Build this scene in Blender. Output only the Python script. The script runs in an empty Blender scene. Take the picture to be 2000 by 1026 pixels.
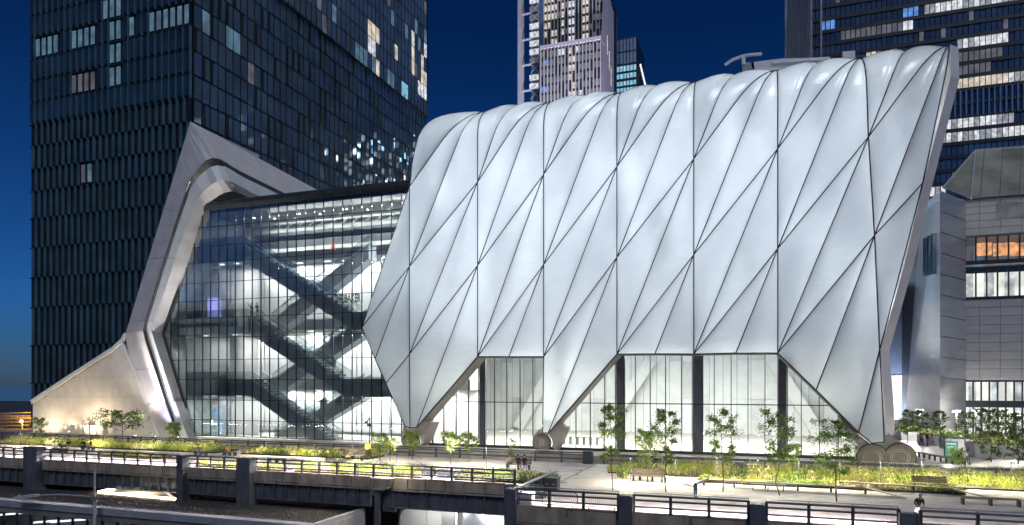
import bpy, bmesh, math, random
from mathutils import Vector
random.seed(7)
D = bpy.data
SC = bpy.context.scene
COL = SC.collection
# ------------------------------------------------------------------ camera
TH = math.radians(19.6)
FPX = 1350.0           # focal length in photograph pixels (2000 wide)
CX, HY = 1000.0, 747.0 # principal column, horizon row
ZC = 7.6               # eye height above the plaza datum
cam_d = D.cameras.new("camera")
cam = D.objects.new("camera", cam_d)
COL.objects.link(cam)
cam.location = (0, 0, ZC)
cam.rotation_euler = (math.radians(90), 0, TH)
cam_d.sensor_width = 36.0
cam_d.lens = 36.0 * FPX / 2000.0
cam_d.shift_y = (HY - 513.0) / 2000.0
cam_d.clip_end = 6000
SC.camera = cam
# ------------------------------------------------------------------ sky
W = D.worlds.new("World")
SC.world = W
W.use_nodes = True
wn = W.node_tree
bg = wn.nodes["Background"]
sky = wn.nodes.new("ShaderNodeTexSky")
sky.sky_type = 'NISHITA'
sky.sun_disc = False
sky.sun_elevation = math.radians(46.0)
sky.sun_rotation = math.radians(151)
sky.altitude = 0
sky.air_density = 1.0
sky.dust_density = 0.3
sky.ozone_density = 4.0
tint = wn.nodes.new("ShaderNodeMix")
tint.data_type = 'RGBA'
tint.blend_type = 'MULTIPLY'
tint.inputs[0].default_value = 1.0
# dusk: the blue deepens with height, a faint mauve haze lies on the horizon
wtc = wn.nodes.new("ShaderNodeTexCoord")
wsep = wn.nodes.new("ShaderNodeSeparateXYZ")
wn.links.new(wtc.outputs["Generated"], wsep.inputs[0])
wramp = wn.nodes.new("ShaderNodeValToRGB")
wramp.color_ramp.elements[0].position = 0.0
wramp.color_ramp.elements[0].color = (0.105, 0.19, 0.40, 1)
wramp.color_ramp.elements[1].position = 0.45
wramp.color_ramp.elements[1].color = (0.014, 0.135, 0.36, 1)
we = wramp.color_ramp.elements.new(0.10)
we.color = (0.075, 0.30, 0.70, 1)
wn.links.new(wsep.outputs[2], wramp.inputs[0])
wn.links.new(wramp.outputs[0], tint.inputs[7])
wn.links.new(sky.outputs[0], tint.inputs[6])
wn.links.new(tint.outputs[2], bg.inputs[0])
bg.inputs[1].default_value = 0.06
# ------------------------------------------------------------------ soft dusk glow (the one sun lamp)
sun_d = D.lights.new("sun", 'SUN')
sun_d.energy = 1.05
sun_d.angle = math.radians(25)
sun_d.color = (0.93, 0.95, 1.0)
sun = D.objects.new("sun", sun_d)
COL.objects.link(sun)
sun.rotation_euler = Vector((-0.34, 0.62, -0.72)).to_track_quat('-Z', 'Y').to_euler()
# ------------------------------------------------------------------ exposure
SC.view_settings.view_transform = 'Standard'
SC.view_settings.look = 'None'
SC.view_settings.exposure = 0.0
SC.view_settings.gamma = 1.0
SC.view_settings.use_curve_mapping = False
SC.cycles.use_denoising = True
SC.cycles.max_bounces = 8
SC.cycles.diffuse_bounces = 4
SC.cycles.glossy_bounces = 3
SC.cycles.transmission_bounces = 5
SC.cycles.transparent_max_bounces = 12
SC.cycles.sample_clamp_indirect = 4.0
SC.cycles.caustics_reflective = False
SC.cycles.caustics_refractive = False

# ------------------------------------------------------------------ survey helpers
CT, ST = math.cos(TH), math.sin(TH)
def ray(px, py):
    t = (px - CX) / FPX
    return Vector((-ST + t * CT, CT + t * ST, (HY - py) / FPX))
def P(px, py, Y):
    d = ray(px, py)
    k = Y / d.y
    return Vector((d.x * k, Y, ZC + d.z * k))
def PX(px, py, X):
    d = ray(px, py)
    k = X / d.x
    return Vector((X, d.y * k, ZC + d.z * k))
def PZ(px, py, z):
    d = ray(px, py)
    k = (z - ZC) / d.z
    return Vector((d.x * k, d.y * k, z))
def pix(v):
    r = v.x * CT + v.y * ST
    f = -v.x * ST + v.y * CT
    return (CX + FPX * r / f, HY - FPX * (v.z - ZC) / f)

# ------------------------------------------------------------------ object helpers
ORG = {}
def empty(name, loc, label=None, cat=None, group=None, kind=None):
    o = D.objects.new(name, None)
    o.empty_display_size = 0.3
    COL.objects.link(o)
    o.location = loc
    ORG[o.name] = Vector(loc)
    tag(o, label, cat, group, kind)
    return o
def tag(o, label=None, cat=None, group=None, kind=None):
    if label: o["label"] = label
    if cat: o["category"] = cat
    if group: o["group"] = group
    if kind: o["kind"] = kind
    return o
def org(o):
    return ORG.get(o.name, Vector((0, 0, 0)))
def link(name, me, parent=None, loc=(0, 0, 0)):
    o = D.objects.new(name, me)
    COL.objects.link(o)
    loc = Vector(loc)
    ORG[o.name] = loc
    if parent is not None:
        o.parent = parent
        o.location = loc - org(parent)
    else:
        o.location = loc
    return o
def mesh(name, vs, fs, mat, smooth=False):
    me = D.meshes.new(name)
    me.from_pydata([tuple(v) for v in vs], [], fs)
    if mat is not None:
        for m in (mat if isinstance(mat, (list, tuple)) else [mat]):
            me.materials.append(m)
    if smooth:
        me.polygons.foreach_set("use_smooth", [True] * len(me.polygons))
    me.update()
    return me
def obj(name, vs, fs, mat, parent=None, smooth=False, base=None):
    """world-space geometry -> one mesh object (origin at its parent's origin or at `base`)"""
    o0 = org(parent) if parent is not None else (Vector(base) if base is not None else Vector((0, 0, 0)))
    vs = [Vector(v) - o0 for v in vs]
    return link(name, mesh(name, vs, fs, mat, smooth), parent, o0)

class G:
    """geometry collector, world space"""
    def __init__(s):
        s.v, s.f = [], []
    def add(s, vs, fs):
        n = len(s.v)
        s.v += [Vector(v) for v in vs]
        s.f += [tuple(i + n for i in f) for f in fs]
        return s
    def box(s, x0, x1, y0, y1, z0, z1):
        return s.add([(x0,y0,z0),(x1,y0,z0),(x1,y1,z0),(x0,y1,z0),(x0,y0,z1),(x1,y0,z1),(x1,y1,z1),(x0,y1,z1)],
                     [(0,3,2,1),(4,5,6,7),(0,1,5,4),(1,2,6,5),(2,3,7,6),(3,0,4,7)])
    def prism(s, pts, d):
        """closed polygon (world points) extruded by vector d"""
        n = len(pts)
        d = Vector(d)
        a = [Vector(p) for p in pts]
        return s.add(a + [p + d for p in a],
                     [tuple(range(n - 1, -1, -1)), tuple(range(n, 2 * n))] + [(i, (i + 1) % n, n + (i + 1) % n, n + i) for i in range(n)])
    def tube(s, a, b, r, r2=None, n=6, cap=True):
        a, b = Vector(a), Vector(b)
        d = b - a
        if d.length < 1e-6: return s
        d.normalize()
        u = d.orthogonal().normalized()
        w = d.cross(u)
        r2 = r if r2 is None else r2
        vs = []
        for p, q in ((a, r), (b, r2)):
            for i in range(n):
                t = 2 * math.pi * i / n
                vs.append(p + (u * math.cos(t) + w * math.sin(t)) * q)
        fs = [(i, (i + 1) % n, n + (i + 1) % n, n + i) for i in range(n)]
        if cap:
            fs += [tuple(range(n - 1, -1, -1)), tuple(range(n, 2 * n))]
        return s.add(vs, fs)
    def path(s, pts, r, n=6):
        for i in range(len(pts) - 1):
            s.tube(pts[i], pts[i + 1], r, n=n)
        return s
    def bar(s, a, b, w, h, up=(0, 0, 1)):
        """rectangular bar from a to b, w wide sideways, h along up"""
        a, b, up = Vector(a), Vector(b), Vector(up)
        d = (b - a).normalized()
        sd = d.cross(up).normalized() * (w / 2)
        uu = sd.cross(d).normalized() * (h / 2)
        c = [a - sd - uu, a + sd - uu, a + sd + uu, a - sd + uu]
        e = [p + (b - a) for p in c]
        return s.add(c + e, [(0,3,2,1),(4,5,6,7),(0,1,5,4),(1,2,6,5),(2,3,7,6),(3,0,4,7)])
    def disc(s, c, axis, r, d, n=28):
        return s.tube(Vector(c) - Vector(axis) * d / 2, Vector(c) + Vector(axis) * d / 2, r, n=n)
    def obj(s, name, mat, parent=None, smooth=False, base=None):
        return obj(name, s.v, s.f, mat, parent, smooth, base)

_unit = {}
def unit_box(mat):
    k = mat.name
    if k not in _unit:
        g = G().box(-.5, .5, -.5, .5, -.5, .5)
        _unit[k] = mesh("unit_" + k, g.v, g.f, mat)
    return _unit[k]
def piece(name, mat, c, size, parent, rot=None):
    """a small box piece that shares its mesh with its alikes"""
    o = link(name, unit_box(mat), parent, c)
    o.scale = size
    if rot: o.rotation_euler = rot
    return o
def area_light(name, loc, size, power, color=(1, 1, 1), aim=(0, 0, -1), sy=None):
    l = D.lights.new(name, 'AREA')
    l.shape = 'RECTANGLE'
    l.size = size
    l.size_y = sy or size
    l.energy = power
    l.color = color
    o = D.objects.new(name, l)
    COL.objects.link(o)
    o.location = loc
    o.rotation_euler = Vector(aim).to_track_quat('-Z', 'Y').to_euler()
    return o
def point_light(name, loc, power, color=(1, 1, 1), r=0.15, parent=None):
    l = D.lights.new(name, 'POINT')
    l.energy = power
    l.color = color
    l.shadow_soft_size = r
    o = D.objects.new(name, l)
    COL.objects.link(o)
    o.location = Vector(loc) - (org(parent) if parent is not None else Vector((0, 0, 0)))
    if parent is not None: o.parent = parent
    return o
def spot_light(name, loc, aim, power, color=(1, 1, 1), angle=80, r=0.15):
    l = D.lights.new(name, 'SPOT')
    l.energy = power
    l.color = color
    l.spot_size = math.radians(angle)
    l.spot_blend = 0.6
    l.shadow_soft_size = r
    o = D.objects.new(name, l)
    COL.objects.link(o)
    o.location = loc
    o.rotation_euler = (Vector(aim) - Vector(loc)).to_track_quat('-Z', 'Y').to_euler()
    return o

# ------------------------------------------------------------------ materials
def nm(name):
    m = D.materials.new(name)
    m.use_nodes = True
    return m, m.node_tree.nodes, m.node_tree.links
def pbr(name, c, rough=0.6, metal=0.0, var=0.25, scale=1.5, bump=0.0, bscale=None, spec=0.5, c2=None, stretch=(1, 1, 1), coords='Object'):
    m, n, l = nm(name)
    b = n["Principled BSDF"]
    b.inputs["Roughness"].default_value = rough
    b.inputs["Metallic"].default_value = metal
    b.inputs["Specular IOR Level"].default_value = spec
    tc = n.new("ShaderNodeTexCoord")
    mp = n.new("ShaderNodeMapping")
    mp.inputs["Scale"].default_value = stretch
    geo = n.new("ShaderNodeNewGeometry")
    l.new(geo.outputs["Position"], mp.inputs["Vector"])
    tx = n.new("ShaderNodeTexNoise")
    tx.inputs["Scale"].default_value = scale
    tx.inputs["Detail"].default_value = 6
    l.new(mp.outputs[0], tx.inputs["Vector"])
    cr = n.new("ShaderNodeValToRGB")
    lo = tuple(x * (1 - var) for x in c)
    hi = tuple(min(1, x * (1 + var)) for x in (c2 or c))
    cr.color_ramp.elements[0].position = 0.3
    cr.color_ramp.elements[1].position = 0.72
    cr.color_ramp.elements[0].color = (*lo, 1)
    cr.color_ramp.elements[1].color = (*hi, 1)
    l.new(tx.outputs["Fac"], cr.inputs[0])
    l.new(cr.outputs[0], b.inputs["Base Color"])
    if bump:
        t2 = n.new("ShaderNodeTexNoise")
        t2.inputs["Scale"].default_value = bscale or scale * 6
        t2.inputs["Detail"].default_value = 4
        l.new(mp.outputs[0], t2.inputs["Vector"])
        bp = n.new("ShaderNodeBump")
        bp.inputs["Strength"].default_value = bump
        bp.inputs["Distance"].default_value = 0.05
        l.new(t2.outputs["Fac"], bp.inputs["Height"])
        l.new(bp.outputs[0], b.inputs["Normal"])
    return m
def emis(name, c, s, var=0.0, scale=0.6, stretch=(1, 1, 1)):
    m, n, l = nm(name)
    b = n["Principled BSDF"]
    b.inputs["Base Color"].default_value = (0.1, 0.1, 0.1, 1)
    b.inputs["Emission Color"].default_value = (*c, 1)
    b.inputs["Emission Strength"].default_value = s
    if var:
        geo = n.new("ShaderNodeNewGeometry")
        mp = n.new("ShaderNodeMapping")
        mp.inputs["Scale"].default_value = stretch
        l.new(geo.outputs["Position"], mp.inputs["Vector"])
        tx = n.new("ShaderNodeTexNoise")
        tx.inputs["Scale"].default_value = scale
        tx.inputs["Detail"].default_value = 3
        l.new(mp.outputs[0], tx.inputs["Vector"])
        mr = n.new("ShaderNodeMapRange")
        mr.inputs[1].default_value = 0.32
        mr.inputs[2].default_value = 0.68
        mr.inputs[3].default_value = s * (1 - var)
        mr.inputs[4].default_value = s * (1 + var)
        l.new(tx.outputs["Fac"], mr.inputs[0])
        l.new(mr.outputs[0], b.inputs["Emission Strength"])
    return m
def glass(name, tintc=(0.8, 0.88, 0.9), refl=0.06, rough=0.02):
    """architectural glass: straight-through transmission plus a Fresnel reflection"""
    m, n, l = nm(name)
    out = n["Material Output"]
    n.remove(n["Principled BSDF"])
    tr = n.new("ShaderNodeBsdfTransparent")
    tr.inputs[0].default_value = (*tintc, 1)
    gl = n.new("ShaderNodeBsdfGlossy")
    gl.inputs["Roughness"].default_value = rough
    gl.inputs[0].default_value = (0.9, 0.95, 1, 1)
    fr = n.new("ShaderNodeFresnel")
    fr.inputs[0].default_value = 1.5
    ad = n.new("ShaderNodeMath")
    ad.operation = 'MULTIPLY_ADD'
    ad.inputs[1].default_value = 0.6
    ad.inputs[2].default_value = refl
    l.new(fr.outputs[0], ad.inputs[0])
    mx = n.new("ShaderNodeMixShader")
    l.new(ad.outputs[0], mx.inputs[0])
    l.new(tr.outputs[0], mx.inputs[1])
    l.new(gl.outputs[0], mx.inputs[2])
    l.new(mx.outputs[0], out.inputs[0])
    return m
def etfe(name):
    m, n, l = nm(name)
    out = n["Material Output"]
    n.remove(n["Principled BSDF"])
    geo = n.new("ShaderNodeNewGeometry")
    tx = n.new("ShaderNodeTexNoise")
    tx.inputs["Scale"].default_value = 0.45
    tx.inputs["Detail"].default_value = 5
    l.new(geo.outputs["Position"], tx.inputs["Vector"])
    cr = n.new("ShaderNodeValToRGB")
    cr.color_ramp.elements[0].color = (0.70, 0.75, 0.80, 1)
    cr.color_ramp.elements[1].color = (0.84, 0.88, 0.91, 1)
    l.new(tx.outputs["Fac"], cr.inputs[0])
    # faint weld seams / puckers in the film: horizontal wrinkles
    mp = n.new("ShaderNodeMapping")
    mp.inputs["Scale"].default_value = (0.5, 0.5, 2.4)
    mp.inputs["Rotation"].default_value = (0, math.radians(14), 0)
    l.new(geo.outputs["Position"], mp.inputs["Vector"])
    wr = n.new("ShaderNodeTexNoise")
    wr.inputs["Scale"].default_value = 1.3
    wr.inputs["Detail"].default_value = 5
    l.new(mp.outputs[0], wr.inputs["Vector"])
    bp = n.new("ShaderNodeBump")
    bp.inputs["Strength"].default_value = 0.55
    bp.inputs["Distance"].default_value = 0.08
    l.new(wr.outputs["Fac"], bp.inputs["Height"])
    df = n.new("ShaderNodeBsdfDiffuse")
    tl = n.new("ShaderNodeBsdfTranslucent")
    gl = n.new("ShaderNodeBsdfGlossy")
    gl.inputs["Roughness"].default_value = 0.20
    gl.inputs[0].default_value = (0.95, 0.97, 1, 1)
    l.new(cr.outputs[0], df.inputs[0])
    l.new(cr.outputs[0], tl.inputs[0])
    for s in (df, tl, gl):
        l.new(bp.outputs[0], s.inputs["Normal"])
    m1 = n.new("ShaderNodeMixShader")
    big = n.new("ShaderNodeTexNoise")  # uneven glow put into the film as a streaky translucency mix
    big.inputs["Scale"].default_value = 0.55
    big.inputs["Detail"].default_value = 2
    mpb = n.new("ShaderNodeMapping")
    mpb.inputs["Scale"].default_value = (0.75, 0.6, 0.22)
    mpb.inputs["Rotation"].default_value = (0, math.radians(24), 0)
    l.new(geo.outputs["Position"], mpb.inputs["Vector"])
    l.new(mpb.outputs[0], big.inputs["Vector"])
    mrb = n.new("ShaderNodeMapRange")
    mrb.inputs[1].default_value = 0.3
    mrb.inputs[2].default_value = 0.7
    mrb.inputs[3].default_value = 0.42
    mrb.inputs[4].default_value = 0.74
    l.new(big.outputs["Fac"], mrb.inputs[0])
    l.new(mrb.outputs[0], m1.inputs[0])
    l.new(df.outputs[0], m1.inputs[1])
    l.new(tl.outputs[0], m1.inputs[2])
    fr = n.new("ShaderNodeFresnel")
    fr.inputs[0].default_value = 1.75
    l.new(bp.outputs[0], fr.inputs["Normal"])
    m2 = n.new("ShaderNodeMixShader")
    l.new(fr.outputs[0], m2.inputs[0])
    l.new(m1.outputs[0], m2.inputs[1])
    l.new(gl.outputs[0], m2.inputs[2])
    l.new(m2.outputs[0], out.inputs[0])
    return m
def leafmat(name, c, tr=0.35, var=0.35):
    m = pbr(name, c, 0.55, 0, var, 2.0)
    n, l = m.node_tree.nodes, m.node_tree.links
    b = n["Principled BSDF"]
    t = n.new("ShaderNodeBsdfTranslucent")
    l.new(n["Color Ramp"].outputs[0], t.inputs[0])
    mx = n.new("ShaderNodeMixShader")
    mx.inputs[0].default_value = tr
    l.new(b.outputs[0], mx.inputs[1])
    l.new(t.outputs[0], mx.inputs[2])
    l.new(mx.outputs[0], n["Material Output"].inputs[0])
    return m

M = {}
M['etfe'] = etfe("etfe_film")
M['bar'] = pbr("dark_frame_metal", (0.045, 0.055, 0.065), 0.4, 0.6, 0.2)
M['alu'] = pbr("aluminium_cladding", (0.70, 0.67, 0.645), 0.5, 0.12, 0.10, 0.5, 0.08, 3)
M['alu2'] = pbr("aluminium_inner_cladding", (0.72, 0.74, 0.73), 0.5, 0.12, 0.12, 0.5, 0.08, 3)
M['alud'] = pbr("grey_reveal_metal", (0.26, 0.26, 0.265), 0.4, 0.35, 0.25, 0.4)
M['groove'] = pbr("dark_groove", (0.05, 0.05, 0.055), 0.6, 0.2, 0.2)
M['wall'] = pbr("pale_stone_panel", (0.66, 0.60, 0.52), 0.7, 0, 0.10, 0.8, 0.1, 8)
M['leg'] = pbr("painted_steel_leg", (0.40, 0.355, 0.32), 0.45, 0.25, 0.12, 0.7)
M['wheel'] = pbr("machined_wheel_steel", (0.13, 0.12, 0.115), 0.35, 0.6, 0.25, 1.5)
M['mull'] = pbr("dark_mullion", (0.03, 0.035, 0.04), 0.4, 0.5, 0.2)
M['glass'] = glass("clear_facade_glass", (0.88, 0.92, 0.925), 0.0)
M['glass2'] = glass("hall_glass", (0.94, 0.96, 0.94), 0.0)
M['glassr'] = glass("balustrade_glass", (0.88, 0.93, 0.93), 0.04)
M['white'] = pbr("white_plaster", (0.78, 0.78, 0.77), 0.8, 0, 0.06, 0.6)
M['slab'] = pbr("blue_grey_slab", (0.36, 0.39, 0.41), 0.5, 0.1, 0.2, 0.6)
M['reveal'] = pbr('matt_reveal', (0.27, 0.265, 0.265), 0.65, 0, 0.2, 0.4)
M['escal'] = pbr('escalator_grey', (0.50, 0.53, 0.55), 0.5, 0.0, 0.15, 0.6)
M['west'] = pbr('grey_green_lining', (0.34, 0.38, 0.36), 0.5, 0, 0.15, 0.5)
M['roofd'] = pbr("dark_parapet_metal", (0.045, 0.052, 0.055), 0.45, 0.3, 0.2, 0.7)
M['floor'] = pbr("hall_floor", (0.60, 0.58, 0.52), 0.4, 0, 0.12, 0.5)
M['plaza'] = pbr("plaza_paving", (0.30, 0.28, 0.27), 0.55, 0, 0.2, 0.7, 0.05, 12)
M['deck'] = pbr("concrete_plank", (0.50, 0.455, 0.44), 0.7, 0, 0.18, 1.1, 0.1, 14)
M['deck2'] = pbr("concrete_plank_grey", (0.43, 0.395, 0.38), 0.7, 0, 0.2, 1.1, 0.1, 14)
M['fascia'] = pbr("weathered_concrete", (0.30, 0.255, 0.215), 0.85, 0, 0.35, 1.3, 0.3, 12, stretch=(1, 1, 0.35))
M['steel'] = pbr("dark_painted_steel", (0.10, 0.11, 0.135), 0.5, 0.2, 0.3, 1.4, 0.15, 10, stretch=(1, 1, 0.4))
M['rail'] = pbr("dark_rail_paint", (0.06, 0.065, 0.085), 0.45, 0.3, 0.2, 3)
M['handrail'] = pbr("steel_handrail", (0.40, 0.40, 0.41), 0.35, 0.7, 0.1, 3)
M['wood'] = pbr("weathered_ipe", (0.15, 0.115, 0.09), 0.65, 0, 0.3, 2, 0.2, 20, stretch=(1, 6, 6))
M['gravel'] = pbr("dark_roof_gravel", (0.045, 0.043, 0.045), 0.9, 0, 0.6, 9, 0.8, 26)
M['kerb'] = pbr("blue_grey_coping", (0.27, 0.29, 0.34), 0.6, 0.1, 0.15, 1.2)
M['joint'] = pbr('dark_joint', (0.13, 0.12, 0.115), 0.8, 0, 0.2, 2)
M['ground'] = pbr("asphalt", (0.05, 0.05, 0.052), 0.85, 0, 0.4, 0.5)
M['soil'] = pbr("planting_soil", (0.05, 0.04, 0.03), 0.95, 0, 0.4, 4)
M['bark'] = pbr("grey_bark", (0.10, 0.08, 0.065), 0.85, 0, 0.35, 6, 0.4, 30)
M['twall'] = pbr("tower_dark_spandrel", (0.020, 0.026, 0.030), 0.35, 0.2, 0.4, 0.3)
M['tfin'] = pbr("tower_blue_glass_fin", (0.10, 0.21, 0.29), 0.14, 0.25, 0.3, 0.25)
M['tglass'] = pbr("tower_glass", (0.17, 0.27, 0.37), 0.04, 0.55, 0.25, 0.15, 0.06, 0.5)
M['tpane'] = pbr('tower_front_pane', (0.035, 0.07, 0.10), 0.08, 0.4, 0.4, 0.2)
M['tglass_r'] = pbr('office_dark_glass', (0.11, 0.16, 0.225), 0.06, 0.5, 0.4, 0.1)
M['tglass2'] = pbr("tower_olive_panel", (0.035, 0.042, 0.032), 0.25, 0.2, 0.3, 0.25)
M['tglass3'] = pbr("tower_upper_glass", (0.24, 0.35, 0.47), 0.05, 0.5, 0.3, 0.12, 0.06, 0.5)
M['paper'] = pbr("pale_metal_fin", (0.55, 0.54, 0.56), 0.4, 0.3, 0.1, 0.3)
M['stone'] = pbr("pale_tower_stone", (0.50, 0.46, 0.52), 0.6, 0, 0.12, 0.08)
M['mall'] = pbr("brushed_metal_cladding", (0.52, 0.515, 0.51), 0.30, 0.6, 0.12, 0.35, 0.15, 1.2, stretch=(1, 1, 3))
M['mall2'] = pbr("warm_metal_cladding", (0.50, 0.48, 0.41), 0.4, 0.35, 0.12, 0.35, 0.15, 1.2, stretch=(1, 1, 3))
M['mallglass'] = pbr("sloped_roof_glass", (0.40, 0.40, 0.31), 0.28, 0.25, 0.4, 0.25)
M['white_lit'] = emis("lit_ceiling_panel", (0.95, 0.98, 1.0), 3.0)
M['lamp_w'] = emis("white_lamp", (1, 0.97, 0.9), 14.0)
M['lamp_warm'] = emis("warm_lamp", (1, 0.80, 0.50), 25.0)
M['win_w'] = emis("lit_window_white", (0.92, 0.95, 1.0), 0.68, 0.5, 0.9)
M['win_w2'] = emis('half_lit_window', (0.75, 0.80, 0.9), 0.33, 0.6, 0.8)
M['win_b'] = emis("lit_window_blue", (0.20, 0.42, 0.62), 0.28, 0.5, 0.5)
M['win_bb'] = emis("lit_window_bright_blue", (0.10, 0.32, 0.85), 0.7, 0.5, 0.6)
M['win_y'] = emis("lit_window_warm", (1.0, 0.86, 0.70), 0.62, 0.5, 0.5)
M['win_d'] = emis("dim_window", (0.42, 0.42, 0.50), 0.16, 0.6, 0.4)
M['win_o'] = emis("lit_window_orange", (1.0, 0.45, 0.2), 0.9, 0.6, 1.2)
M['win_hot'] = emis("shop_window_white", (1.0, 0.98, 0.95), 1.05, 0.35, 0.35)
M['glare'] = emis('reflection_source_white', (0.95, 0.98, 1.0), 9.0, 0.7, 0.5)  # overbright glow for the added tower, made for its reflections
M['glare_b'] = emis('reflection_source_blue', (0.35, 0.65, 1.0), 7.0, 0.5, 0.5)  # blue variant of the same reflection glow
M['cyan'] = emis("lit_window_cyan", (0.25, 0.62, 0.85), 0.75, 0.5, 0.8)
M['screen'] = emis("violet_screen", (0.42, 0.40, 1.0), 1.6, 0.4, 1.2)
M['screenb'] = emis("pale_blue_screen", (0.55, 0.78, 1.0), 1.0, 0.4, 1.2)
M['green_s'] = emis("green_screen", (0.03, 0.35, 0.16), 0.8, 0.5, 4)
M['red_s'] = emis("red_neon", (1.0, 0.25, 0.20), 0.9)
M['ink'] = pbr("grey_lettering", (0.10, 0.105, 0.11), 0.7, 0, 0.1)
M['planter'] = pbr("white_planter", (0.62, 0.62, 0.61), 0.6, 0, 0.1, 1.5)
M['leaf_y'] = leafmat("yellow_green_leaf", (0.42, 0.44, 0.08), .4)
M['leaf_g'] = leafmat("fresh_green_leaf", (0.17, 0.27, 0.05), .4)
M['leaf_d'] = leafmat("dull_green_leaf", (0.085, 0.11, 0.04), .4)
M['leaf_p'] = leafmat("pale_straw_leaf", (0.66, 0.58, 0.30), .4)
M['bin'] = pbr("dark_bin_metal", (0.035, 0.045, 0.055), 0.45, 0.3, 0.2, 3)
M['skin'] = pbr("skin", (0.42, 0.27, 0.20), 0.6, 0, 0.1, 4)
M['water'] = pbr("river_water", (0.05, 0.08, 0.12), 0.12, 0, 0.2, 0.05, 0.3, 0.4)
M['hill'] = pbr("far_shore", (0.02, 0.024, 0.032), 0.9, 0, 0.4, 0.02)
M['yellow'] = pbr("yellow_sign", (0.75, 0.42, 0.03), 0.5, 0, 0.1)

# ================================================================== GROUND
def struct(name, g, mat, parent=None):
    o = g.obj(name, mat, parent)
    if parent is None: o["kind"] = "structure"
    return o
ZS = -9.0      # street level under the viaduct
ZP = 0.3       # plaza level
ZD = -0.4      # viaduct deck level
g = G().add([(-3000, -200, ZS), (3000, -200, ZS), (3000, 4000, ZS), (-3000, 4000, ZS)], [(0, 1, 2, 3)])
struct('ground', g, M['ground'])
# plaza: one solid slab around the arts centre
XW = P(57, 800, 71).x - 6
struct('plaza', G().box(XW, 230, 67.4, 330, ZS, ZP), M['plaza'])

# ================================================================== SHELL
YF = 69.0
ZSH, RS, DEP = 34.0, 4.0, 34.0
SA = ZSH + RS * math.pi / 2
SB = SA + DEP - 2 * RS
SCC = SB + RS * math.pi / 2
STOT = SCC + ZSH
def surf(X, s, h=0.0):
    if s <= ZSH:
        return Vector((X, YF - h, s))
    if s <= SA:
        a = (s - ZSH) / RS
        return Vector((X, YF + RS - (RS + h) * math.cos(a), ZSH + (RS + h) * math.sin(a)))
    if s <= SB:
        return Vector((X, YF + RS + (s - SA), ZSH + RS + h))
    if s <= SCC:
        a = (s - SB) / RS
        return Vector((X, YF + DEP - RS + (RS + h) * math.sin(a), ZSH + (RS + h) * math.cos(a)))
    return Vector((X, YF + DEP + h, ZSH - (s - SCC)))
def N(px, py):
    p = P(px, py, YF)
    return (p.x, p.z)
shell = empty('movable_shell', P(1200, 885, 85), 'huge white quilted film shell of triangular cushions standing on steel wheels', 'pavilion')
S0, DS = 39.0, 9.42
ribx = {1: N(800, 600)[0], 2: N(933, 600)[0], 3: N(1062, 600)[0], 4: N(1205, 600)[0], 5: N(1355, 600)[0], 6: N(1519, 600)[0]}
nd = {}
for k, ys in {1: (692, 521, 365), 2: (697, 519, 356), 3: (697, 517, 341), 4: (692, 503, 326), 5: (692, 498, 311), 6: (690, 486, 291)}.items():
    for j, y in zip((3, 2, 1), ys):
        nd[k, j] = (ribx[k], N(ribx[k] and pix(Vector((ribx[k], YF, 15)))[0], y)[1])
nd[7, 3] = N(1718, 684); nd[7, 2] = N(1708, 460); nd[7, 1] = N(1696, 268)
nd[8, 1] = N(1802, 358)
x80 = P(1856, 92, 71.2).x
for k in range(2, 7):
    for j in range(0, -7, -1):
        nd[k, j] = (ribx[k], S0 - j * DS)
x70 = P(1682, 114, 71.2).x
for j in range(0, -7, -1):
    nd[7, j] = (x70 if -4 < j else nd[7, 1][0] + (-4 - j) * 0.45, S0 - j * DS)
for j in range(0, -4, -1):
    nd[8, j] = (x80, S0 - j * DS)
nd[8, -4] = (nd[8, 1][0], S0 + 4 * DS)
nd[8, -5] = (nd[8, 1][0] - 2.2, S0 + 5 * DS)
q0 = (P(868, 236, 71.5).x, 40.0)
q1 = (q0[0], SB + (SA - 40.0))
q2 = (nd[1, 1][0], STOT - nd[1, 1][1])
A_, B_, C_ = N(707, 640), N(733, 701), N(754, 749)
f1l, f1m, f1r = N(791, 832), N(801, 836), N(814, 835)
f3l, f3r = N(1060, 846), N(1071, 846)
G_, H_, f7l, f7r = N(1594, 762), N(1677, 845), N(1703, 866), N(1727, 864)
polys = []     # cushions: list of (X,s) polygons
def tri(*k): polys.append([nd[i] if isinstance(i, tuple) and i in nd else i for i in k])
for k in range(2, 8):
    lo = 2 if k < 7 else 2
    for j in range(3, -5, -1):
        if (k, j) not in nd or (k, j - 1) not in nd: continue
        if (k + 1, j - 2) in nd:
            tri((k, j), (k + 1, j - 2), (k, j - 1))
            if (k + 1, j - 1) in nd and not (k == 7 and j == 3):
                tri((k, j), (k + 1, j - 1), (k + 1, j - 2))
polys = [p for p in polys]
# the last right-hand triangle below the leaning edge
polys = [p for p in polys if not (nd[7, 3] in p and nd[8, 1] in p)]
tri((7, 2), (7, 3), (8, 1))
# left bay
tri((1, 1), A_, (1, 2)); tri((1, 2), A_, B_); polys.append([nd[1, 2], B_, C_, nd[1, 3]]); polys.append([nd[1, 3], C_, f1l, f1m])
for j in (3, 2):
    tri((1, j), (2, j - 2), (1, j - 1)); tri((1, j), (2, j - 1), (2, j - 2))
tri((1, 1), (2, 0), q0)
bow_edge = (nd[1, 1], q0)
tri(q0, (2, 0), (2, -1)); polys.append([q0, nd[2, -1], nd[2, -2], q1]); tri(q1, (2, -2), (2, -3)); tri(q1, (2, -3), q2); tri(q2, (2, -3), (2, -4))
tri(q2, (2, -4), (2, -5)); tri(q2, (2, -5), (2, -6))
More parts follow.
